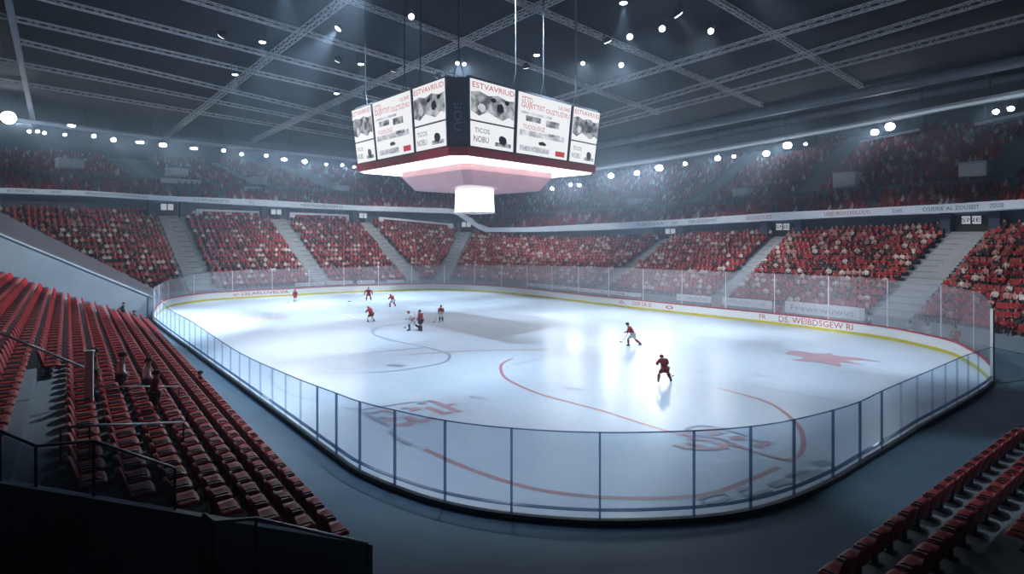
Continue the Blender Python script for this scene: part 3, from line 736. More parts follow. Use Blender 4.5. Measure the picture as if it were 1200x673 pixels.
for p, rz, i, k in sorted(keep, key=lambda q: (q[2], q[3])):
    cnt[i] = c = cnt.get(i, 0) + 1
    w = 'in line with the walkway' if i == GAP else 'row %s up from the rink' % ORD(i + 1) if i < GAP else 'row %s above the walkway' % ORD(i - GAP)
    place(p, rz, 'red stadium seat %s from the near end, %s, left stand' % (ORD(c), w), 'red seats of the left stand')
for p, rz, row, k in rseats:
    place(p, rz, 'red stadium seat %s from its left end, %s row of the right corner stand' % (ORD(k + 1), ('front', 'middle', 'back')[row]), 'red seats of the right corner stand')
ALL = MB()
for mb_, mi in ((BK, 0), (PN, 0), (PD, 1), (AR[0], 1), (AR[1], 1)):
    ALL.add(mb_.v, mb_.f, mi)
V = MB()
for p, rz, i, k in far_:
    c, s = math.cos(rz), math.sin(rz); o = len(V.v)
    V.v.extend([(p.x + c*x - s*y, p.y + s*x + c*y, p.z + z) for x, y, z in ALL.v]); V.f.extend([[j + o for j in f] for f in ALL.f]); V.m.extend(ALL.m)
tag(V.build('stadium_seating', [M['seat_red'], M['dark_metal']], None, True), 'rows of red seats at the far end of the left stand', 'seats', kind='stuff')

# ------------------------------------------------------------------ railings, glass and dark walls at the near end of the left stand
def railing(label, P, floorz, glass=True, r=0.035, posts=None, mt='rail_metal'):
    t = thing('handrail', label, 'handrail', P[0]); m = MB(); m.tube(P, r, 8); m.build('rail', M[mt], t, True)
    for k in (posts if posts is not None else range(len(P))):
        m = MB(); m.tube([P[k] - Z*0.01, Vector((P[k].x, P[k].y, floorz[k]))], r * 0.8, 6); m.build('post', M['dark_metal'], t)
    if glass:
        for k in range(len(P) - 1):
            a, b = P[k], P[k+1]; m = MB(); d = (b - a).normalized().cross(Z).normalized() * 0.012
            lo = [Vector((a.x, a.y, floorz[k] + .08)), Vector((b.x, b.y, floorz[k+1] + .08))]; hi = [a - Z*.06, b - Z*.06]
            m.hexa([lo[0]-d, lo[1]-d, lo[1]+d, lo[0]+d], [hi[0]-d, hi[1]-d, hi[1]+d, hi[0]+d]); m.build('glass_panel', M['glass_rail'], t)
    return t
def pt_t(px, py, t):   # the point seen at (px, py) on the plane across the stand at distance t
    k = (px - CX) / F; Y = t / (-0.602 * -1 * -k + 0.7985) if False else t / (-0.602 * k + 0.7985)
    return at(px, py, Y)
A = [pt_t(-40, 488, 14.5), pt_t(0, 505, 14.5), pt_t(42, 523, 14.5), pt_t(110, 517, 14.5), pt_t(205, 549, 14.5)]
def tread(v):
    s = v.dot(nv); i = min(max(round((S0 - s) / PITCH), 0), NROW - 1); return row_z(i)
railing('dark metal handrail with glass across the left stand end, upper one with bends', A, [p.z - 1.5 for p in A])
B = [pt_t(238, 603, 13.8), pt_t(250, 612, 13.8), pt_t(300, 608, 13.8), pt_t(430, 637, 13.8)]
railing('grey flat handrail with glass around the lowest corner of left stand', B, [p.z - 1.35 for p in B], True, 0.045)
Cc = [pt_t(-30, 378, 23.3), pt_t(101, 432, 23.3)]
railing('dark sloping handrail above the left stand walkway, at the picture edge', Cc, [tread(p) for p in Cc], False, 0.04)
Dd = [pt_t(71, 502, 17.3), pt_t(105, 499, 17.3), pt_t(215, 495, 20.0)]
railing('thin dark rail crossing the seat rows, nearer of the pair', Dd, [tread(p) for p in Dd], False, 0.03)
Ee = [pt_t(111, 453, 24.5), pt_t(210, 453, 27)]
railing('thin dark rail crossing the seat rows, farther of the pair', Ee, [tread(p) for p in Ee], False, 0.025)
p = pt_t(104.5, 413, 23.0); m = MB(); z0 = row_z(GAP) - 0.45; m.box((p.x, p.y, (p.z + z0)/2), (0.22, 0.12, p.z - z0), 0.4); m.box((p.x, p.y, p.z + .03), (0.28, 0.18, 0.06), 0.4)
tag(m.build('marker_post', M['board']), 'white painted post at the foot of the left stand walkway', 'post')
# dark end wall and lower landing of the stand's near end
m = MB(); s1, s2 = 6.3, -9.0
m.hexa([sp(s1, T0 - 0.25, -.05), sp(s2, T0 - 0.25, -.05), sp(s2, T0, -.05), sp(s1, T0, -.05)],
       [sp(s1, T0 - 0.25, 0.95), sp(s2, T0 - 0.25, 8.2), sp(s2, T0, 8.2), sp(s1, T0, 0.95)])
tag(m.build('wall_stand_end', M['stand']), kind='structure')
# sloping parapet beyond the stand
P0 = Vector((-38.6, 63.6, 0)); par = MB(); gl = MB()
def pq(u, z, o=0.0): return P0 - nv * u + dv * o + Z * z
par.hexa([pq(0, -.05, -.2), pq(24, -.05, -.2), pq(24, -.05, .2), pq(0, -.05, .2)], [pq(0, 2.1, -.2), pq(24, 15.2, -.2), pq(24, 15.2, .2), pq(0, 2.1, .2)])
tag(par.build('wall_parapet', M['parapet']), kind='structure')
gl.hexa([pq(0, 2.12, -.03), pq(24, 15.22, -.03), pq(24, 15.22, .03), pq(0, 2.12, .03)], [pq(0, 3.1, -.03), pq(24, 18.4, -.03), pq(24, 18.4, .03), pq(0, 3.1, .03)])
pg = tag(gl.build('glass_parapet', M['glass_dark']), 'smoky sloping glass screen on the concrete parapet left of the ice', 'glass screen')
m = MB(); m.bar(pq(0, 2.16), pq(24, 15.26), 0.5, 0.14); m.build('coping', M['gantry'], pg)

# ------------------------------------------------------------------ scoreboard
sbc = Vector((-3.4, 58, 0))
sb = thing('scoreboard', 'big four-sided video scoreboard with white screens hanging over the ice', 'scoreboard', (sbc.x, sbc.y, 15))
ZTp, ZBt = 21.1, 15.82
FL, LL, FR, RR = Vector((-4.96,45,0)), Vector((-15.7,57.6,0)), Vector((-3.46,45,0)), Vector((8.8,58.6,0))
refl = lambda v: Vector((2*sbc.x - v.x, 2*sbc.y - v.y, 0))
top = [FL, FR, RR, Vector((8.8, 60.1, 0)), refl(FL), refl(FR), Vector((-15.7, 59.1, 0)), LL]
shr = lambda v, k: sbc + (v - sbc) * k
core = MB(); kT, kB = 0.985, 0.935
n8 = len(top)
core.sweep([[shr(v, kB) + Z*ZBt for v in top], [shr(v, kT) + Z*ZTp for v in top]])
core.build('frame', M['sb_frame'], sb)
m = MB(); m.sweep([[shr(v, 0.955) + Z*15.15 for v in top], [shr(v, 0.965) + Z*15.8 for v in top]]); tag(m.build('lower_band', M['sb_red'], sb), 'red lower band')
m = MB(); m.poly([shr(v, 0.93) + Z*15.13 for v in top][::-1]); tag(m.build('underside_screen', M['scr_under'], sb), 'glowing white underside screen')
m = MB(); m.sweep([[shr(v, 0.60) + Z*15.1 for v in top], [shr(v, 0.60) + Z*14.55 for v in top], [shr(v, 0.50) + Z*13.35 for v in top], [shr(v, 0.47) + Z*13.3 for v in top]]); tag(m.build('lower_ring', M['sb_lower'], sb), 'tapered pale red lower ring')
def sq(c, h, z, ang=0.72): return [Vector((c.x, c.y, z)) + Matrix.Rotation(ang + math.pi/4 + k*math.pi/2, 3, 'Z') @ Vector((h*1.414, 0, 0)) for k in range(4)]
cc = Vector((-3.6, 56.5, 0)); m = MB(); m.sweep([sq(cc, 1.36, 11.1), sq(cc, 1.30, 13.35)]); tag(m.build('centre_screen', M['scr_cube'], sb), 'small bright cube screen below')
m = MB(); m.sweep([sq(cc, 1.42, 11.0), sq(cc, 1.42, 11.12)]); m.build('centre_screen_rim', M['steel'], sb)
def screen(A, B, f0, f1, kind, flip=False):
    # A is the corner at the front, B the far end; f0..f1 along the face
    a, b = A.lerp(B, f0), A.lerp(B, f1); out = ((a + b)/2 - sbc).normalized(); 
    d = (b - a).normalized(); nn = Vector((d.y, -d.x, 0)); nn = nn if nn.dot(out) > 0 else -nn
    mb = MB()
    def q(u, v, o=0.03):
        uu = 1 - u if flip else u
        lo = shr(a.lerp(b, uu), kB) + Z*(ZBt + 0.05); hi = shr(a.lerp(b, uu), kT) + Z*(ZTp - 0.02)
        return lo.lerp(hi, v) + nn * (o + 0.18)
    bm = MB(); bm.hexa([q(0,0,-.2), q(1,0,-.2), q(1,0,0.02), q(0,0,.02)], [q(0,1,-.2), q(1,1,-.2), q(1,1,.02), q(0,1,.02)])
    f = bm.build('screen_case', M['sb_frame'], sb)
    def rect(u0, v0, u1, v1, mi, o=0.05): mb.poly([q(u0,v0,o), q(u1,v0,o), q(u1,v1,o), q(u0,v1,o)], mi)
    def txt(s, u0, v0, u1, v1, mi): put_text(mb, s, lambda x, y: q(u0 + (u1-u0)*x, v0 + (v1-v0)*y, 0.09), mi)
    def blob(u, v, ru, rv, mi, n=12, sd=0):
        rnd = random.Random(sd); mb.poly([q(u + ru*math.cos(2*math.pi*k/n)*rnd.uniform(.7,1.1), v + rv*math.sin(2*math.pi*k/n)*rnd.uniform(.7,1.1), .08) for k in range(n)], mi)
    if kind == 'side':
        rect(.02,.40,.98,.99,0); rect(.02,.01,.98,.375,0)
        txt('ESTVAVRIUD', .06,.87,.96,.95,1)
        mb.poly([q(u, v, .07) for u, v in ((.03,.52),(.2,.47),(.38,.55),(.55,.50),(.7,.46),(.85,.53),(.97,.50),(.97,.80),(.8,.78),(.6,.83),(.4,.79),(.2,.83),(.03,.80))], 3)
        blob(.66,.64,.085,.085,2,14,3); blob(.5,.74,.06,.04,2,10,5); blob(.25,.60,.09,.07,4,12,9); blob(.8,.75,.06,.04,2,9,6)
        txt('TICOS', .10,.22,.42,.29,2); txt('NOBU', .08,.08,.40,.17,2); blob(.72,.16,.12,.08,2,14,8); rect(.55,.06,.92,.12,3,.07)
    else:
        rect(.01,.01,.99,.99,0); txt('STTD', .06,.84,.25,.93,1); txt('GUJIITTIIT', .06,.73,.48,.84,1); txt('OUZTUZVIU', .50,.74,.96,.82,1); txt('ULSAE', .74,.86,.96,.92,1)
        rect(.06,.66,.62,.70,4,.06); rect(.15,.55,.42,.64,3,.06); rect(.52,.52,.78,.63,3,.06); txt('TUOOLOUZ', .10,.42,.50,.49,1)
        rect(.05,.31,.9,.40,4,.06); rect(.58,.36,.8,.41,3,.07); blob(.47,.22,.09,.035,2,12,4); rect(.06,.06,.62,.15,4,.06); txt('IIEUUROEE', .12,.07,.60,.13,3)
        rect(.74,.05,.93,.14,1,.07)
    o = mb.build('screen_face', [M['scr'], M['scr_red'], M['scr_ink'], M['scr_photo'], M['scr_smear']], f)
faces = [(FL, LL, True), (FR, RR, False), (refl(FL), refl(LL), True), (refl(FR), refl(RR), False)]
for A_, B_, fl_ in faces:
    screen(A_, B_, 0.0, 0.30, 'side', fl_); screen(A_, B_, 0.315, 0.735, 'main', fl_); screen(A_, B_, 0.75, 1.0, 'side', fl_)
m = MB(); pc = (FL + FR) / 2
put_text(m, 'UEIOU', lambda u, v: pc.lerp(sbc, 0.028 + 0.02*(1-u)) + Vector(((v - .5) * 0.6, -0.12, 20.2 - 3.2 * u))); m.build('corner_lettering', M['duct'], sb)
for A_, B_, f in ((FL,LL,.93),(FL,LL,.45),(FL,LL,.28),(FL,FR,.5),(FR,RR,.33),(FR,RR,.55),(FR,RR,.84)):
    p = shr(A_.lerp(B_, f), .93); zc = ceil_z(p.y)
    m = MB(); m.tube([p + Z*(ZTp + 1.6), p + Z*zc], 0.05 if f != .84 else 0.11, 6)
    q0 = (B_ - A_).normalized() * 0.5
    for sgn in (-1, 1): m.tube([p + q0*sgn + Z*(ZTp - .1), p + Z*(ZTp + 1.7)], 0.035, 5)
    m.build('suspension_cable', M['rail_metal'] if f == .84 else M['dark_metal'], sb)
m = MB()
for A_, B_, fl_ in faces:
    for f0, f1 in ((.0, .5), (.5, 1)): m.bar(shr(A_.lerp(B_, f0), .96) + Z*(ZTp + .12), shr(A_.lerp(B_, f1), .96) + Z*(ZTp + .12), .35, .2)
m.build('top_rail', M['duct'], sb)

# ------------------------------------------------------------------ gantries and floodlights
GY = [(560,131),(600,130),(700,128),(800,118),(900,109),(1000,100),(1100,89),(1200,78),(1300,68)]
GP = [(560,216),(600,212),(700,197.5),(800,182.5),(900,165.5),(1000,147.5),(1100,128),(1200,109.5),(1300,92)]
P = [at(x, lin(GP, x), lin(GY, x)) for x in range(560, 1301, 20)]
m = MB(); 
for a, b in zip(P, P[1:]): m.bar(a, b, 1.0, 0.9)
g = tag(m.build('lighting_gantry', M['gantry']), 'long pale lighting gantry beam over the right upper stand', 'gantry')
m = MB()
for a, b in zip(P, P[1:]): m.bar(a + Vector((-.4, -.4, -.2)), b + Vector((-.4, -.4, -.2)), 0.12, 0.4)
tag(m.build('light_strip', M['strip'], g), 'pale lit strip')
for p in P[2::4]: m = MB(); m.bar(p, (p.x, p.y, ceil_z(p.y)), .12, .12); m.build('hanger', M['dark_metal'], g)
LY = [(-80,84),(0,94),(100,104),(200,112),(420,126),(480,130)]
LP = [(-80,122),(0,138),(100,152),(200,164),(300,175),(420,188),(480,194)]
P = [at(x, lin(LP, x), lin(LY, x)) for x in range(-80, 481, 20)]
m = MB()
for a, b in zip(P, P[1:]): m.bar(a, b, 0.7, 0.5)
g = tag(m.build('lighting_gantry', M['duct']), 'dark lighting gantry beam over the left upper stand', 'gantry')
for p in P[1::4]: m = MB(); m.bar(p, (p.x, p.y, ceil_z(p.y)), .1, .1); m.build('hanger', M['dark_metal'], g)
AIM = Vector((-3, 56, 0))
def floodlight(p, r, label, group, power, wide=1.0, cone=70, aim=AIM, lens='lamp', hang=1.2, col=(0.80, 0.90, 1.0), lensdir=None):
    d = ((lensdir or Vector((0, 0, CH))) - p).normalized(); x = d.cross(Z).normalized(); y = x.cross(d)
    t = thing('floodlight', label, 'floodlight', p, 0, group)
    n = 14; ring_ = lambda rr, o: [p + d*o + x*math.cos(2*math.pi*k/n)*rr*wide + y*math.sin(2*math.pi*k/n)*rr for k in range(n)]
    m = MB(); m.sweep([ring_(r*.55, -r*.9), ring_(r*.95, -r*.3), ring_(r*1.08, 0), ring_(r*1.0, 0.0)], 0, True); m.build('housing', M['dark_metal'], t)
    m = MB(); m.sweep([ring_(r*.98, .01), ring_(r*.93, .06), ring_(r*.7, .12)]); m.build('lens', M[lens], t)
    m = MB(); m.tube([p - d*r*.5 + x*r*1.1*wide, p + x*r*1.2*wide + Z*hang*.5, p + Z*hang, p - x*r*1.2*wide + Z*hang*.5, p - d*r*.5 - x*r*1.1*wide], .05, 5); m.build('bracket', M['dark_metal'], t)
    if power:
        l = bpy.data.lights.new('spot', 'SPOT'); l.energy = power; l.spot_size = math.radians(cone); l.spot_blend = 0.6; l.shadow_soft_size = r * 0.6; l.color = col
        o = bpy.data.objects.new('spot_source', l); COL.objects.link(o); o.parent = t
        src = p + d * 0.35; q_ = (aim - src).to_track_quat('-Z', 'Y')
        o.matrix_basis = t.matrix_basis.inverted() @ (Matrix.Translation(src) @ q_.to_matrix().to_4x4())
    return t
RL = [(647,221,.7),(668.6,216.5,.75),(679,217,.7),(716,206,1.2),(746.6,203,1.1),(772.6,197,1.5),(803,192,.8),(841,185.7,1.1),(860,183.5,.7),(898,180,1.2),(922.6,170.5,1.5),(944,169,.55),
      (1025,155,1.15),(1043,148.5,1.4),(1167,131,.75),(1184.6,127.6,.75)]
for i, (x, y, r) in enumerate(RL):
    floodlight(at(x, y, lin(GY, x) - 0.9), r * 0.42, 'round floodlight under the right gantry, %s from the left' % ORD(i + 1), 'right gantry floodlights', 3300 * r * r, 1.15, 40, hang=1.4)
LLs = [(10,138,2.6,1),(34,154,.6,1),(44,154,.6,1),(52,156,.6,1),(76,158,.6,1),(84,147.5,.5,3),(110,159.5,.8,1),(133,164,.9,1.2),(164,167,.6,2.8),(191,170,1.0,1.6),(227,174,.5,3.4),(262,176.6,.85,1),
       (283,181,.7,1),(312,182.6,.8,1),(333,187,.75,2),(357,189.5,.95,1.3),(382,192.6,.6,1.1),(401,193.6,.6,1.3),(415,195.7,.6,1.2)]
for i, (x, y, r, w) in enumerate(LLs):
    floodlight(at(x, y, lin(LY, x) - 0.8), r * 0.38, '%s floodlight under the left gantry, %s from the left' % ('bar-shaped' if w > 1.9 else 'round', ORD(i + 1)), 'left gantry floodlights', 4000 * r * r * (1 if i else .2), w, 40, hang=1.0)
# small lamps on the roof trusses; the ones over the ice carry the rink lighting
CL = [(482,2,.32),(738,27,.36),(728,62,.34),(776,17,.36),(683,60,.26),(544,61,.26),(833,20,.34),(536,60,.26)]
for i, (x, y, r) in enumerate(CL):
    p = cp(x, y, 1.6); floodlight(p, r, 'small white roof lamp, %s from left of the eight above the scoreboard' % ORD(sorted(c[0] for c in CL).index(x) + 1), 'roof lamps', 2200, 1, 75, Vector((p.x*.4, 50, 0)), 'lamp_soft', 1.1)
k = 0
for s_, t_, pw in ((17, 24, 15000), (30, 24, 15000), (43, 24, 17000), (17, 40, 22000), (44, 40, 20000), (16, 56, 24000), (46, 56, 20000), (18, 72, 24000), (30, 72, 24000), (42, 72, 22000), (18, 86, 22000), (32, 86, 22000), (45, 84, 22000)):
    p = sp(s_, t_, 0); p.z = ceil_z(p.y) - 2.2; k += 1
    floodlight(p, .4, 'round rink lamp on the roof steel above the ice, %s' % ORD(k), 'rink lamps over the ice', pw * 1.45, 1, 50, Vector((p.x*.95 - .15, p.y*.95 + 2.8, 0)), 'lamp_soft', 2.2, (0.64, 0.82, 1.0), Vector((p.x, p.y + .01, 0)))
for nm, src, a_, pw, cn in (('the left walkway and parapet', (24, 64), Vector((-40, 56, 1)), 130000, 52), ('the far half of the left stand', (22, 50), sp(-1.0, 38, 5), 38000, 52), ('the right corner seats', (26, 6), Vector((18, 20, 1)), 11000, 26),
        ('the left end of the far boards', (18, 40), Vector((-30, 84, 1.5)), 80000, 34), ('the far corner boards', (24, 30), Vector((0, 91, 2)), 90000, 32), ('the right run of the far boards', (20, 26), Vector((24, 64, 2)), 80000, 34), ('the right end of the far boards', (24, 18), Vector((33, 46, 1.5)), 45000, 34)):
    p = sp(*src, 0); p.z = ceil_z(p.y) - 1.8  # lamps added only to brighten these dim areas
    floodlight(p, .4, 'round roof lamp aimed at %s' % nm, 'added roof fill lamps', pw, 1, cn, a_, 'lamp_soft', 1.8, (0.74, 0.87, 1.0), a_)
for i, u in enumerate((0.6, 1.5, 2.5, 3.4, 5.2, 6.5, 7.5, 8.5)):
    b_ = plan(u, .5) + Z * 5; p = Vector((-3, 56, 0)).lerp(b_, .5); p.z = ceil_z(p.y) - 1.6  # extra lamps put in to lift the crowd's brightness
    floodlight(p, .5, 'round roof lamp aimed at the lower stand crowd, %s from the left' % ORD(i + 1), 'added stand fill lamps', 22000, 1, 50, b_, 'lamp_soft', 1.6, (1.0, 0.95, 0.95), b_)

# ------------------------------------------------------------------ press boxes under the right gantry
for x0, x1, y0, y1, nm in ((1008, 1078, 138, 166, 'middle'), (1143, 1205, 112, 146, 'right'), (895, 955, 160, 188, 'left')):
    Yb = lin(GY, (x0 + x1) / 2) + 4; a, b = at(x0, y1, Yb), at(x1, y1 - 14, lin(GY, x1) + 2); h = (y1 - y0) / F * Yb * .75; T = (b - a); T.z = 0
    t = thing('press_box', 'glazed press box at the top of the right stand, %s of three' % nm, 'press box', a, 0, 'press boxes')
    nn = Vector((T.y, -T.x, 0)).normalized(); nn = nn if nn.y > 0 else -nn
    m = MB(); m.hexa([a, b, b + nn*3, a + nn*3], [v + Z*h for v in (a, b, b + nn*3, a + nn*3)]); m.build('shell', M['darkwall'], t)
    m = MB(); m.bar(a - nn*.15, b - nn*.15, .4, .4); m.build('sill', M['gantry'], t)
    for k in range(5):
        u0, u1 = (k + .08) / 5, (k + .92) / 5; c0, c1 = a.lerp(b, u0) - nn*.06, a.lerp(b, u1) - nn*.06
        m = MB(); m.hexa([c0 + Z*h*.2, c1 + Z*h*.2, c1 + nn*.05 + Z*h*.2, c0 + nn*.05 + Z*h*.2], [c0 + Z*h*.9, c1 + Z*h*.9, c1 + nn*.05 + Z*h*.9, c0 + nn*.05 + Z*h*.9]); m.build('window_pane', M['glass_rail'], t)

# ------------------------------------------------------------------ ad panels behind the far boards
k = 0
for x0, x1, z0, z1, s in ((786,826,1.35,2.1,'CONTCH'), (840,896,1.3,2.15,'WSUCEE    @'), (914,1003,1.15,2.3,'Frewewuwus'), (612,745,1.3,1.75,'RITESON'), (385,415,1.25,1.8,'HNUTE'), (420,440,1.25,1.75,'US'), (350,382,1.25,1.75,'RUEL'), (455,475,1.3,1.7,'DEV')):
    a, b = FC.near_px(x0), FC.near_px(x1); k += 1
    t = thing('advertising_board', 'white advertising board behind the far glass, %s' % ('farthest right of the row beside players','%s' % '')[0] if False else 'white advertising board behind the far rink glass lettered %s' % s.split()[0], 'sign', FC.pt((a+b)/2, 1.3))
    strip(FC, min(a,b), max(a,b), 1.25, 1.33, z0, z1, 12).build('panel', M['board'], t)
    m = MB(); lo, hi = z0 + (z1-z0)*.25, z0 + (z1-z0)*.75
    put_text(m, s, lambda u, v: FC.pt(a + (b - a)*(.08 + .8*u), 1.238, lo + (hi - lo)*v)); m.build('lettering', M['duct'], t)
    for e in (a, (a+b)/2, b):
        m = MB(); p = FC.pt(e, 1.3); m.box((p.x, p.y, z0/2), (.08, .08, z0)); m.build('leg', M['dark_metal'], t)

# ------------------------------------------------------------------ people
def skin_obj(name, verts, edges, radii, material, parent=None, sub=1):
    me = bpy.data.meshes.new(name); me.from_pydata([tuple(v) for v in verts], edges, []); me.materials.append(material)
    o = bpy.data.objects.new(name, me); COL.objects.link(o)
    md = o.modifiers.new('skin', 'SKIN'); md.use_smooth_shade = True
    for i, r in enumerate(radii):
        sv = me.skin_vertices[0].data[i]; sv.radius = (r, r) if not isinstance(r, tuple) else r; sv.use_root = (i == 0)
    s = o.modifiers.new('sub', 'SUBSURF'); s.levels = sub; s.render_levels = sub
    if parent: local(o, parent)
    return o
def V3(*a): return Vector(a)
POSES = {
 # pelvis, chest, neck, head, then left/right: shoulder elbow hand hip knee ankle   (x right, y forward)
 'crouch': dict(p=(0,-.12,.80), c=(0,.12,1.17), n=(0,.27,1.33), h=(0,.38,1.43), L=[(-.21,.18,1.28),(-.36,.30,1.05),(-.22,.52,.95)], R=[(.21,.18,1.28),(.36,.30,1.05),(.20,.50,.88)],
               l=[(-.12,-.12,.78),(-.27,.14,.50),(-.40,-.06,.12)], r=[(.12,-.12,.78),(.27,.14,.50),(.42,-.06,.12)]),
 'skate': dict(p=(0,-.05,.90), c=(0,.20,1.28), n=(0,.32,1.47), h=(0,.40,1.64), L=[(-.21,.24,1.40),(-.30,.34,1.14),(-.18,.56,1.05)], R=[(.21,.22,1.40),(.34,.10,1.16),(.20,.34,1.02)],
               l=[(-.11,-.05,.88),(-.14,.34,.60),(-.12,.30,.12)], r=[(.11,-.05,.88),(.16,-.16,.50),(.22,-.58,.16)]),
 'stand': dict(p=(0,0,.95), c=(0,.03,1.32), n=(0,.04,1.52), h=(0,.07,1.68), L=[(-.21,.02,1.44),(-.30,.02,1.16),(-.24,.22,1.02)], R=[(.21,.02,1.44),(.30,.02,1.16),(.24,.22,1.00)],
               l=[(-.11,0,.92),(-.15,.05,.52),(-.17,.0,.12)], r=[(.11,0,.92),(.15,.05,.52),(.18,.0,.12)]),
 'goalie': dict(p=(0,-.08,.82), c=(0,.06,1.20), n=(0,.14,1.40), h=(0,.20,1.55), L=[(-.23,.10,1.31),(-.44,.18,1.08),(-.50,.34,.92)], R=[(.23,.10,1.31),(.44,.18,1.08),(.46,.36,.86)],
               l=[(-.13,-.08,.80),(-.22,.12,.50),(-.30,.0,.12)], r=[(.13,-.08,.80),(.22,.12,.50),(.30,.0,.12)]),
}
def person(label, loc, rz, pose, top, legs, sock, player=True, helmet=None, sc=1.0, stick=True, group=None, band=None, hair=None):
    P = POSES[pose]; g = {k: ([V3(*q) for q in v] if isinstance(v, list) else V3(*v)) for k, v in P.items()}
    up = (g['h'] - g['n']).normalized(); fw = V3(0, 1, -.15).normalized()
    verts, edges, rad = [], [], []
    def a(v, r, par=None):
        verts.append(v); rad.append(r)
        if par is not None: edges.append((par, len(verts)-1))
        return len(verts) - 1
    pel = a(g['p'], .13); mid = a(g['p'].lerp(g['c'], .5), .125, pel); ch = a(g['c'], .15, mid); nk = a(g['n'], .06, ch)
    jaw = a(g['h'] - up*.06 + fw*.02, .075, nk); hd = a(g['h'] + up*.02, .10, jaw); a(g['h'] + up*.11, .075, hd); a(g['h'] + fw*.115 - up*.01, .016, jaw)
    for S in (g['L'], g['R']):
        x = a(S[0], .075, ch); x = a(S[0].lerp(S[1], .5), .055, x); x = a(S[1], .045, x); x = a(S[2], .032, x); a(S[2] + (S[2]-S[1]).normalized()*.08, .035, x)
    for S in (g['l'], g['r']):
        x = a(S[0], .105, pel); x = a(S[0].lerp(S[1], .5), .085, x); x = a(S[1], .06, x); x = a(S[1].lerp(S[2], .4), .06, x); x = a(S[2], .042, x); a(S[2] + V3(0, .14, -.07), .04, x)
    body = skin_obj('person', verts, edges, rad, M['skin']); tag(body, label, 'person', group)
    body.matrix_basis = Matrix.Translation(loc) @ Matrix.Rotation(rz, 4, 'Z') @ Matrix.Scale(sc, 4)
    j = [g['p'] - Z*.06, g['p'].lerp(g['c'], .5), g['c'], g['c'].lerp(g['n'], .55)]; vs = list(j); ed = [(0,1),(1,2),(2,3)]; rr = [.20,.20,.225,.14] if player else [.17,.165,.19,.12]
    for S in (g['L'], g['R']):
        o = len(vs); vs += [S[0], S[0].lerp(S[1], .5), S[1], S[1].lerp(S[2], .8)]; rr += [.135,.11,.095,.075] if player else [.105,.085,.075,.062]; ed += [(2, o), (o, o+1), (o+1, o+2), (o+2, o+3)]
    skin_obj('jersey' if player else 'jacket', vs, ed, rr, M[top], body)
    if band:
        mb = MB(); n = 14; c0 = g['p'].lerp(g['c'], .28); ax = (g['c'] - g['p']).normalized(); x = V3(1,0,0); y = ax.cross(x)
        mb.sweep([[c0 + ax*(o) + x*math.cos(2*math.pi*k/n)*.245*e + y*math.sin(2*math.pi*k/n)*.245*e for k in range(n)] for o, e in ((-.07,.93),(-.06,1),(.06,1),(.07,.93))])
        local(mb.build('jersey_band', M[band], None, True), body)
    vs = [g['p'] + Z*.02]; ed = []; rr = [.19 if player else .165]
    for S in (g['l'], g['r']):
        o = len(vs); e = S[1] if player else S[2]
        vs += [S[0], S[0].lerp(S[1], .55), S[1].lerp(S[0], .08)]; rr += [.165, .15, .125] if player else [.135, .115, .095]; ed += [(0, o), (o, o+1), (o+1, o+2)]
    skin_obj('hockey_pants' if player else 'trousers', vs, ed, rr, M[legs], body)
    for S in (g['l'], g['r']):
        skin_obj('sock' if player else 'trouser_leg', [S[1], S[1].lerp(S[2], .4), S[2] + Z*.02], [(0,1),(1,2)], [.11,.115,.075] if player else [.085,.088,.06], M[sock], body)
        b = MB(); f = V3(0, 1, 0); c = S[2]
        loft(b, [((c.x, c.y, c.z + .06), .055, .065), ((c.x, c.y + .02, c.z - .02), .055, .085), ((c.x, c.y + .06, c.z - .05), .05, .15), ((c.x, c.y + .06, c.z - .085), .045, .14)], 10, 0)
        if player:
            b.box((c.x, c.y + .06, c.z - .103), (.014, .30, .034), 0, 1); b.box((c.x, c.y - .03, c.z - .09), (.04, .05, .03), 0, 1); b.box((c.x, c.y + .14, c.z - .09), (.04, .05, .03), 0, 1)
        local(b.build('skate' if player else 'shoe', [M['black'], M['rail_metal']], None, True), body)
    for S in (g['L'], g['R']):
        d = (S[2] - S[1]).normalized(); sd = d.cross(Z).normalized(); dn = d.cross(sd)
        vs = [S[2] - d*.05, S[2] + d*.02, S[2] + d*.07]; rr = [.055, .052, .045] if player else [.03,.036,.032]; ed = [(0,1),(1,2)]; fr = .017 if player else .010
        for q in range(4):
            base = S[2] + d*.075 + sd*(q - 1.5)*.026; o = len(vs); ln = (.85, 1, .95, .75)[q]
            vs += [base, base + (d*.03 + dn*.012)*ln, base + (d*.04 + dn*.045)*ln]; rr += [fr, fr, fr*.85]; ed += [(2, o), (o, o+1), (o+1, o+2)]
        o = len(vs); vs += [S[2] + sd*.05 + d*.02, S[2] + sd*.07 + d*.06 + dn*.02]; rr += [fr*1.1, fr]; ed += [(1, o), (o, o+1)]
        skin_obj('glove' if player else 'hand', vs, ed, rr, M['dark_cloth'] if player else M['skin'], body)
    hb = MB(); c = g['h'] + up*.035; n = 12; rows = []
    for jn in range(6):
        th = jn / 5 * math.pi * .58
        rows.append([c + (V3(math.cos(2*math.pi*k/n)*.118*math.sin(th), math.sin(2*math.pi*k/n)*.138*math.sin(th), .128*math.cos(th))) - (V3(0, 0, 0)) for k in range(n + 1)])
    hb.grid(rows)
    if helmet: hb.box(c + V3(0, .125, -.03), (.17, .035, .02))
    hm = hb.build('helmet' if helmet else 'hair', M[helmet] if helmet else M[hair or 'hair'], None, True); s = hm.modifiers.new('thick', 'SOLIDIFY'); s.thickness = .012; local(hm, body)
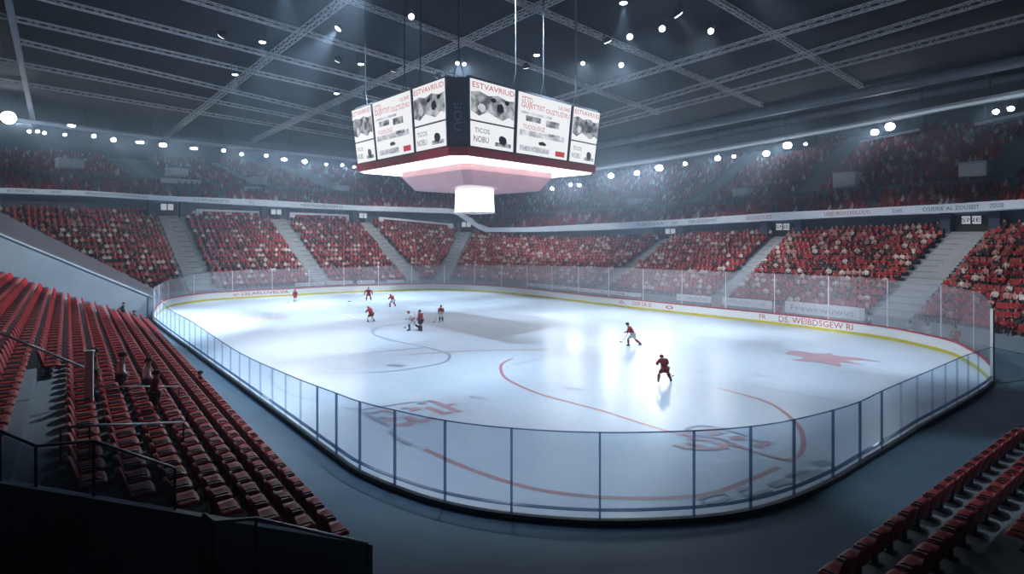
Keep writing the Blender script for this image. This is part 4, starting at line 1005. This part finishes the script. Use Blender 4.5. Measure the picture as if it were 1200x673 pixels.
    if player and stick:
        h1, h2 = g['L'][2], g['R'][2]; hi, lo = (h1, h2) if h1.z > h2.z else (h2, h1)
        d = (lo - hi); d = V3(d.x * 1.2, max(d.y, .1) + .25, -.55).normalized() if pose != 'stand' else V3(.35, .55, -1).normalized()
        e = lo + d * ((lo.z - .05) / -d.z); Mx = Matrix.Translation(loc) @ Matrix.Rotation(rz, 4, 'Z') @ Matrix.Scale(sc, 4)
        t = thing('hockey_stick', 'hockey stick held by the ' + label.split(' ', 1)[1] if False else stick, 'hockey stick', Mx @ e)
        m = MB(); m.bar(Mx @ (lo - d*.35), Mx @ e, .03, .024); m.build('shaft', M['wood'], t)
        bd = V3(d.x, d.y, 0).normalized(); sdv = V3(-bd.y, bd.x, 0); m = MB(); m.sweep([[Mx @ (e + bd*u + sdv*(c_*u) + V3(0, 0, z) + sdv*o) for o, z in ((-.008,-.04),(.008,-.04),(.008,.035),(-.008,.035))] for u, c_ in ((-.02,0),(.1,.05),(.2,.1),(.3,.2))]); m.build('blade', M['black'], t)
    return body
def face(px, py, tx, ty):   # heading on the ice from one point towards another
    a, b = gp(px, py), gp(tx, ty); return math.atan2(b.y - a.y, b.x - a.x) - math.pi/2
def pl(px, py): v = gp(px, py, 0.004); v.z = 0.008; return v
person('hockey player in dark red crouching with legs apart, nearest on the ice', pl(778.5,447.5), 0.15, 'crouch', 'jdark', 'jdark', 'jdark', True, 'jdark', 1.0, 'hockey stick held low by the nearest crouching player')
person('hockey player in red striding left, behind the crouching one', pl(741.5,405.5), 1.25, 'skate', 'jred', 'white_cloth', 'jred', True, 'black', 1.04, 'hockey stick held by the striding red player')
person('hockey player in red and white stripes standing square, dark legs', pl(517,377), 3.0, 'stand', 'jred', 'white_cloth', 'dark_cloth', True, 'black', 0.93, 'hockey stick of the striped standing player', None, 'white_cloth')
person('hockey player in white and red leaning left, left of the close pair', pl(484,387), 1.5, 'skate', 'white_cloth', 'white_cloth', 'dark_cloth', True, 'jred', 1.0, 'hockey stick of the white player in the pair', None, 'jred')
person('hockey player in red with black helmet, right of the close pair', pl(493,388), 2.2, 'stand', 'jred', 'dark_cloth', 'dark_cloth', True, 'black', 1.08, 'hockey stick of the red player in the pair')
person('hockey player in red bending forward below the goalkeeper', pl(434.5,377), 0.9, 'crouch', 'jred', 'jdark', 'white_cloth', True, 'jred', 0.98, 'hockey stick of the bending red player')
person('hockey player in red crouching small near the far boards', pl(460,359.5), 0.8, 'crouch', 'jred', 'white_cloth', 'jred', True, 'jred', 0.98, 'hockey stick of the crouching far player')
person('goalkeeper in bulky dark red standing by the far boards', pl(432,352.5), 3.3, 'goalie', 'jdark', 'jred', 'jdark', True, 'jdark', 1.08, 'goal stick held by the far goalkeeper')
person('hockey player in dark red with white legs, leftmost on the ice', pl(346,354), 3.0, 'stand', 'jdark', 'jred', 'white_cloth', True, 'black', 0.92, 'hockey stick of the leftmost player')
# people behind the far glass
def behind(px, o, label, top, legs, sc=1.0, rz=2.5):
    t = FC.near_px(px); p = FC.pt(t, o); person(label, Vector((p.x, p.y, 0.0)), rz, 'stand', top, legs, legs, False, None, sc)
behind(901, 2.0, 'person in red jacket standing behind the far glass beside the signs', 'jred', 'jred', 1.05)
behind(1004, 2.0, 'person in white jacket standing at the right end of the signs', 'white_cloth', 'dark_cloth', 1.02)
behind(1049, 1.8, 'person in white standing behind the far glass, left of two in white', 'white_cloth', 'white_cloth', .9)
behind(1066, 1.8, 'person in white standing behind the far glass, right of two in white', 'white_cloth', 'white_cloth', .95)
behind(1093, 2.0, 'person in red standing behind the glass near the right corner', 'jred', 'jred', 1.0)
# people in the left stand
def instand(i, t, label, top, legs, sc=1.0, dz=0.0, ds=.25):
    person(label, sp(row_s(i) + ds, t, row_z(i) + dz), math.atan2(nv.y, nv.x) - math.pi/2, 'stand', top, legs, legs, False, None, sc)
instand(5, 26.2, 'person in white top standing among the left seats, left of two in white', 'white_cloth', 'dark_cloth')
instand(4, 27.0, 'person in white top standing among the left seats, right of two in white', 'white_cloth', 'dark_cloth')
instand(6, 25.0, 'person in dark clothes standing beside the left stand walkway', 'dark_cloth', 'dark_cloth')
instand(4, 24.4, 'person in dark red standing in the middle seat rows of the left stand', 'jdark', 'dark_cloth')
p = gp(233, 473); person('person in dark red standing on the floor beside the front row of seats', Vector((p.x, p.y, 0)), -.9, 'stand', 'jdark', 'dark_cloth', 'dark_cloth', False, None, .95)
for (x, y, lab) in ((144, 376, 'left'), (156, 388, 'right')):
    p = gp(x, y); person('person in dark clothes on the floor past the far seats, %s of two' % lab, Vector((p.x, p.y, 0)), -.9, 'stand', 'dark_cloth', 'dark_cloth', 'dark_cloth', False, None, 1.05)

# ------------------------------------------------------------------ air and exposure
w = bpy.data.worlds.new('world'); SC.world = w; w.use_nodes = True
nt = w.node_tree; bg = nt.nodes['Background']; bg.inputs[0].default_value = (0.30, 0.42, 0.65, 1); bg.inputs[1].default_value = 0.08
vs = nt.nodes.new('ShaderNodeVolumeScatter'); vs.inputs['Color'].default_value = (0.56, 0.74, 1.0, 1); vs.inputs['Density'].default_value = 0.0026; vs.inputs['Anisotropy'].default_value = 0.8
nt.links.new(vs.outputs[0], nt.nodes['World Output'].inputs['Volume'])
SC.view_settings.view_transform = 'Standard'; SC.view_settings.look = 'None'; SC.view_settings.gamma = 1.0; SC.view_settings.use_curve_mapping = False
SC.view_settings.exposure = 0.0
SC.cycles.use_denoising = True
SC.cycles.max_bounces = 8; SC.cycles.diffuse_bounces = 3; SC.cycles.transparent_max_bounces = 24; SC.cycles.volume_bounces = 0; SC.cycles.sample_clamp_indirect = 4.0
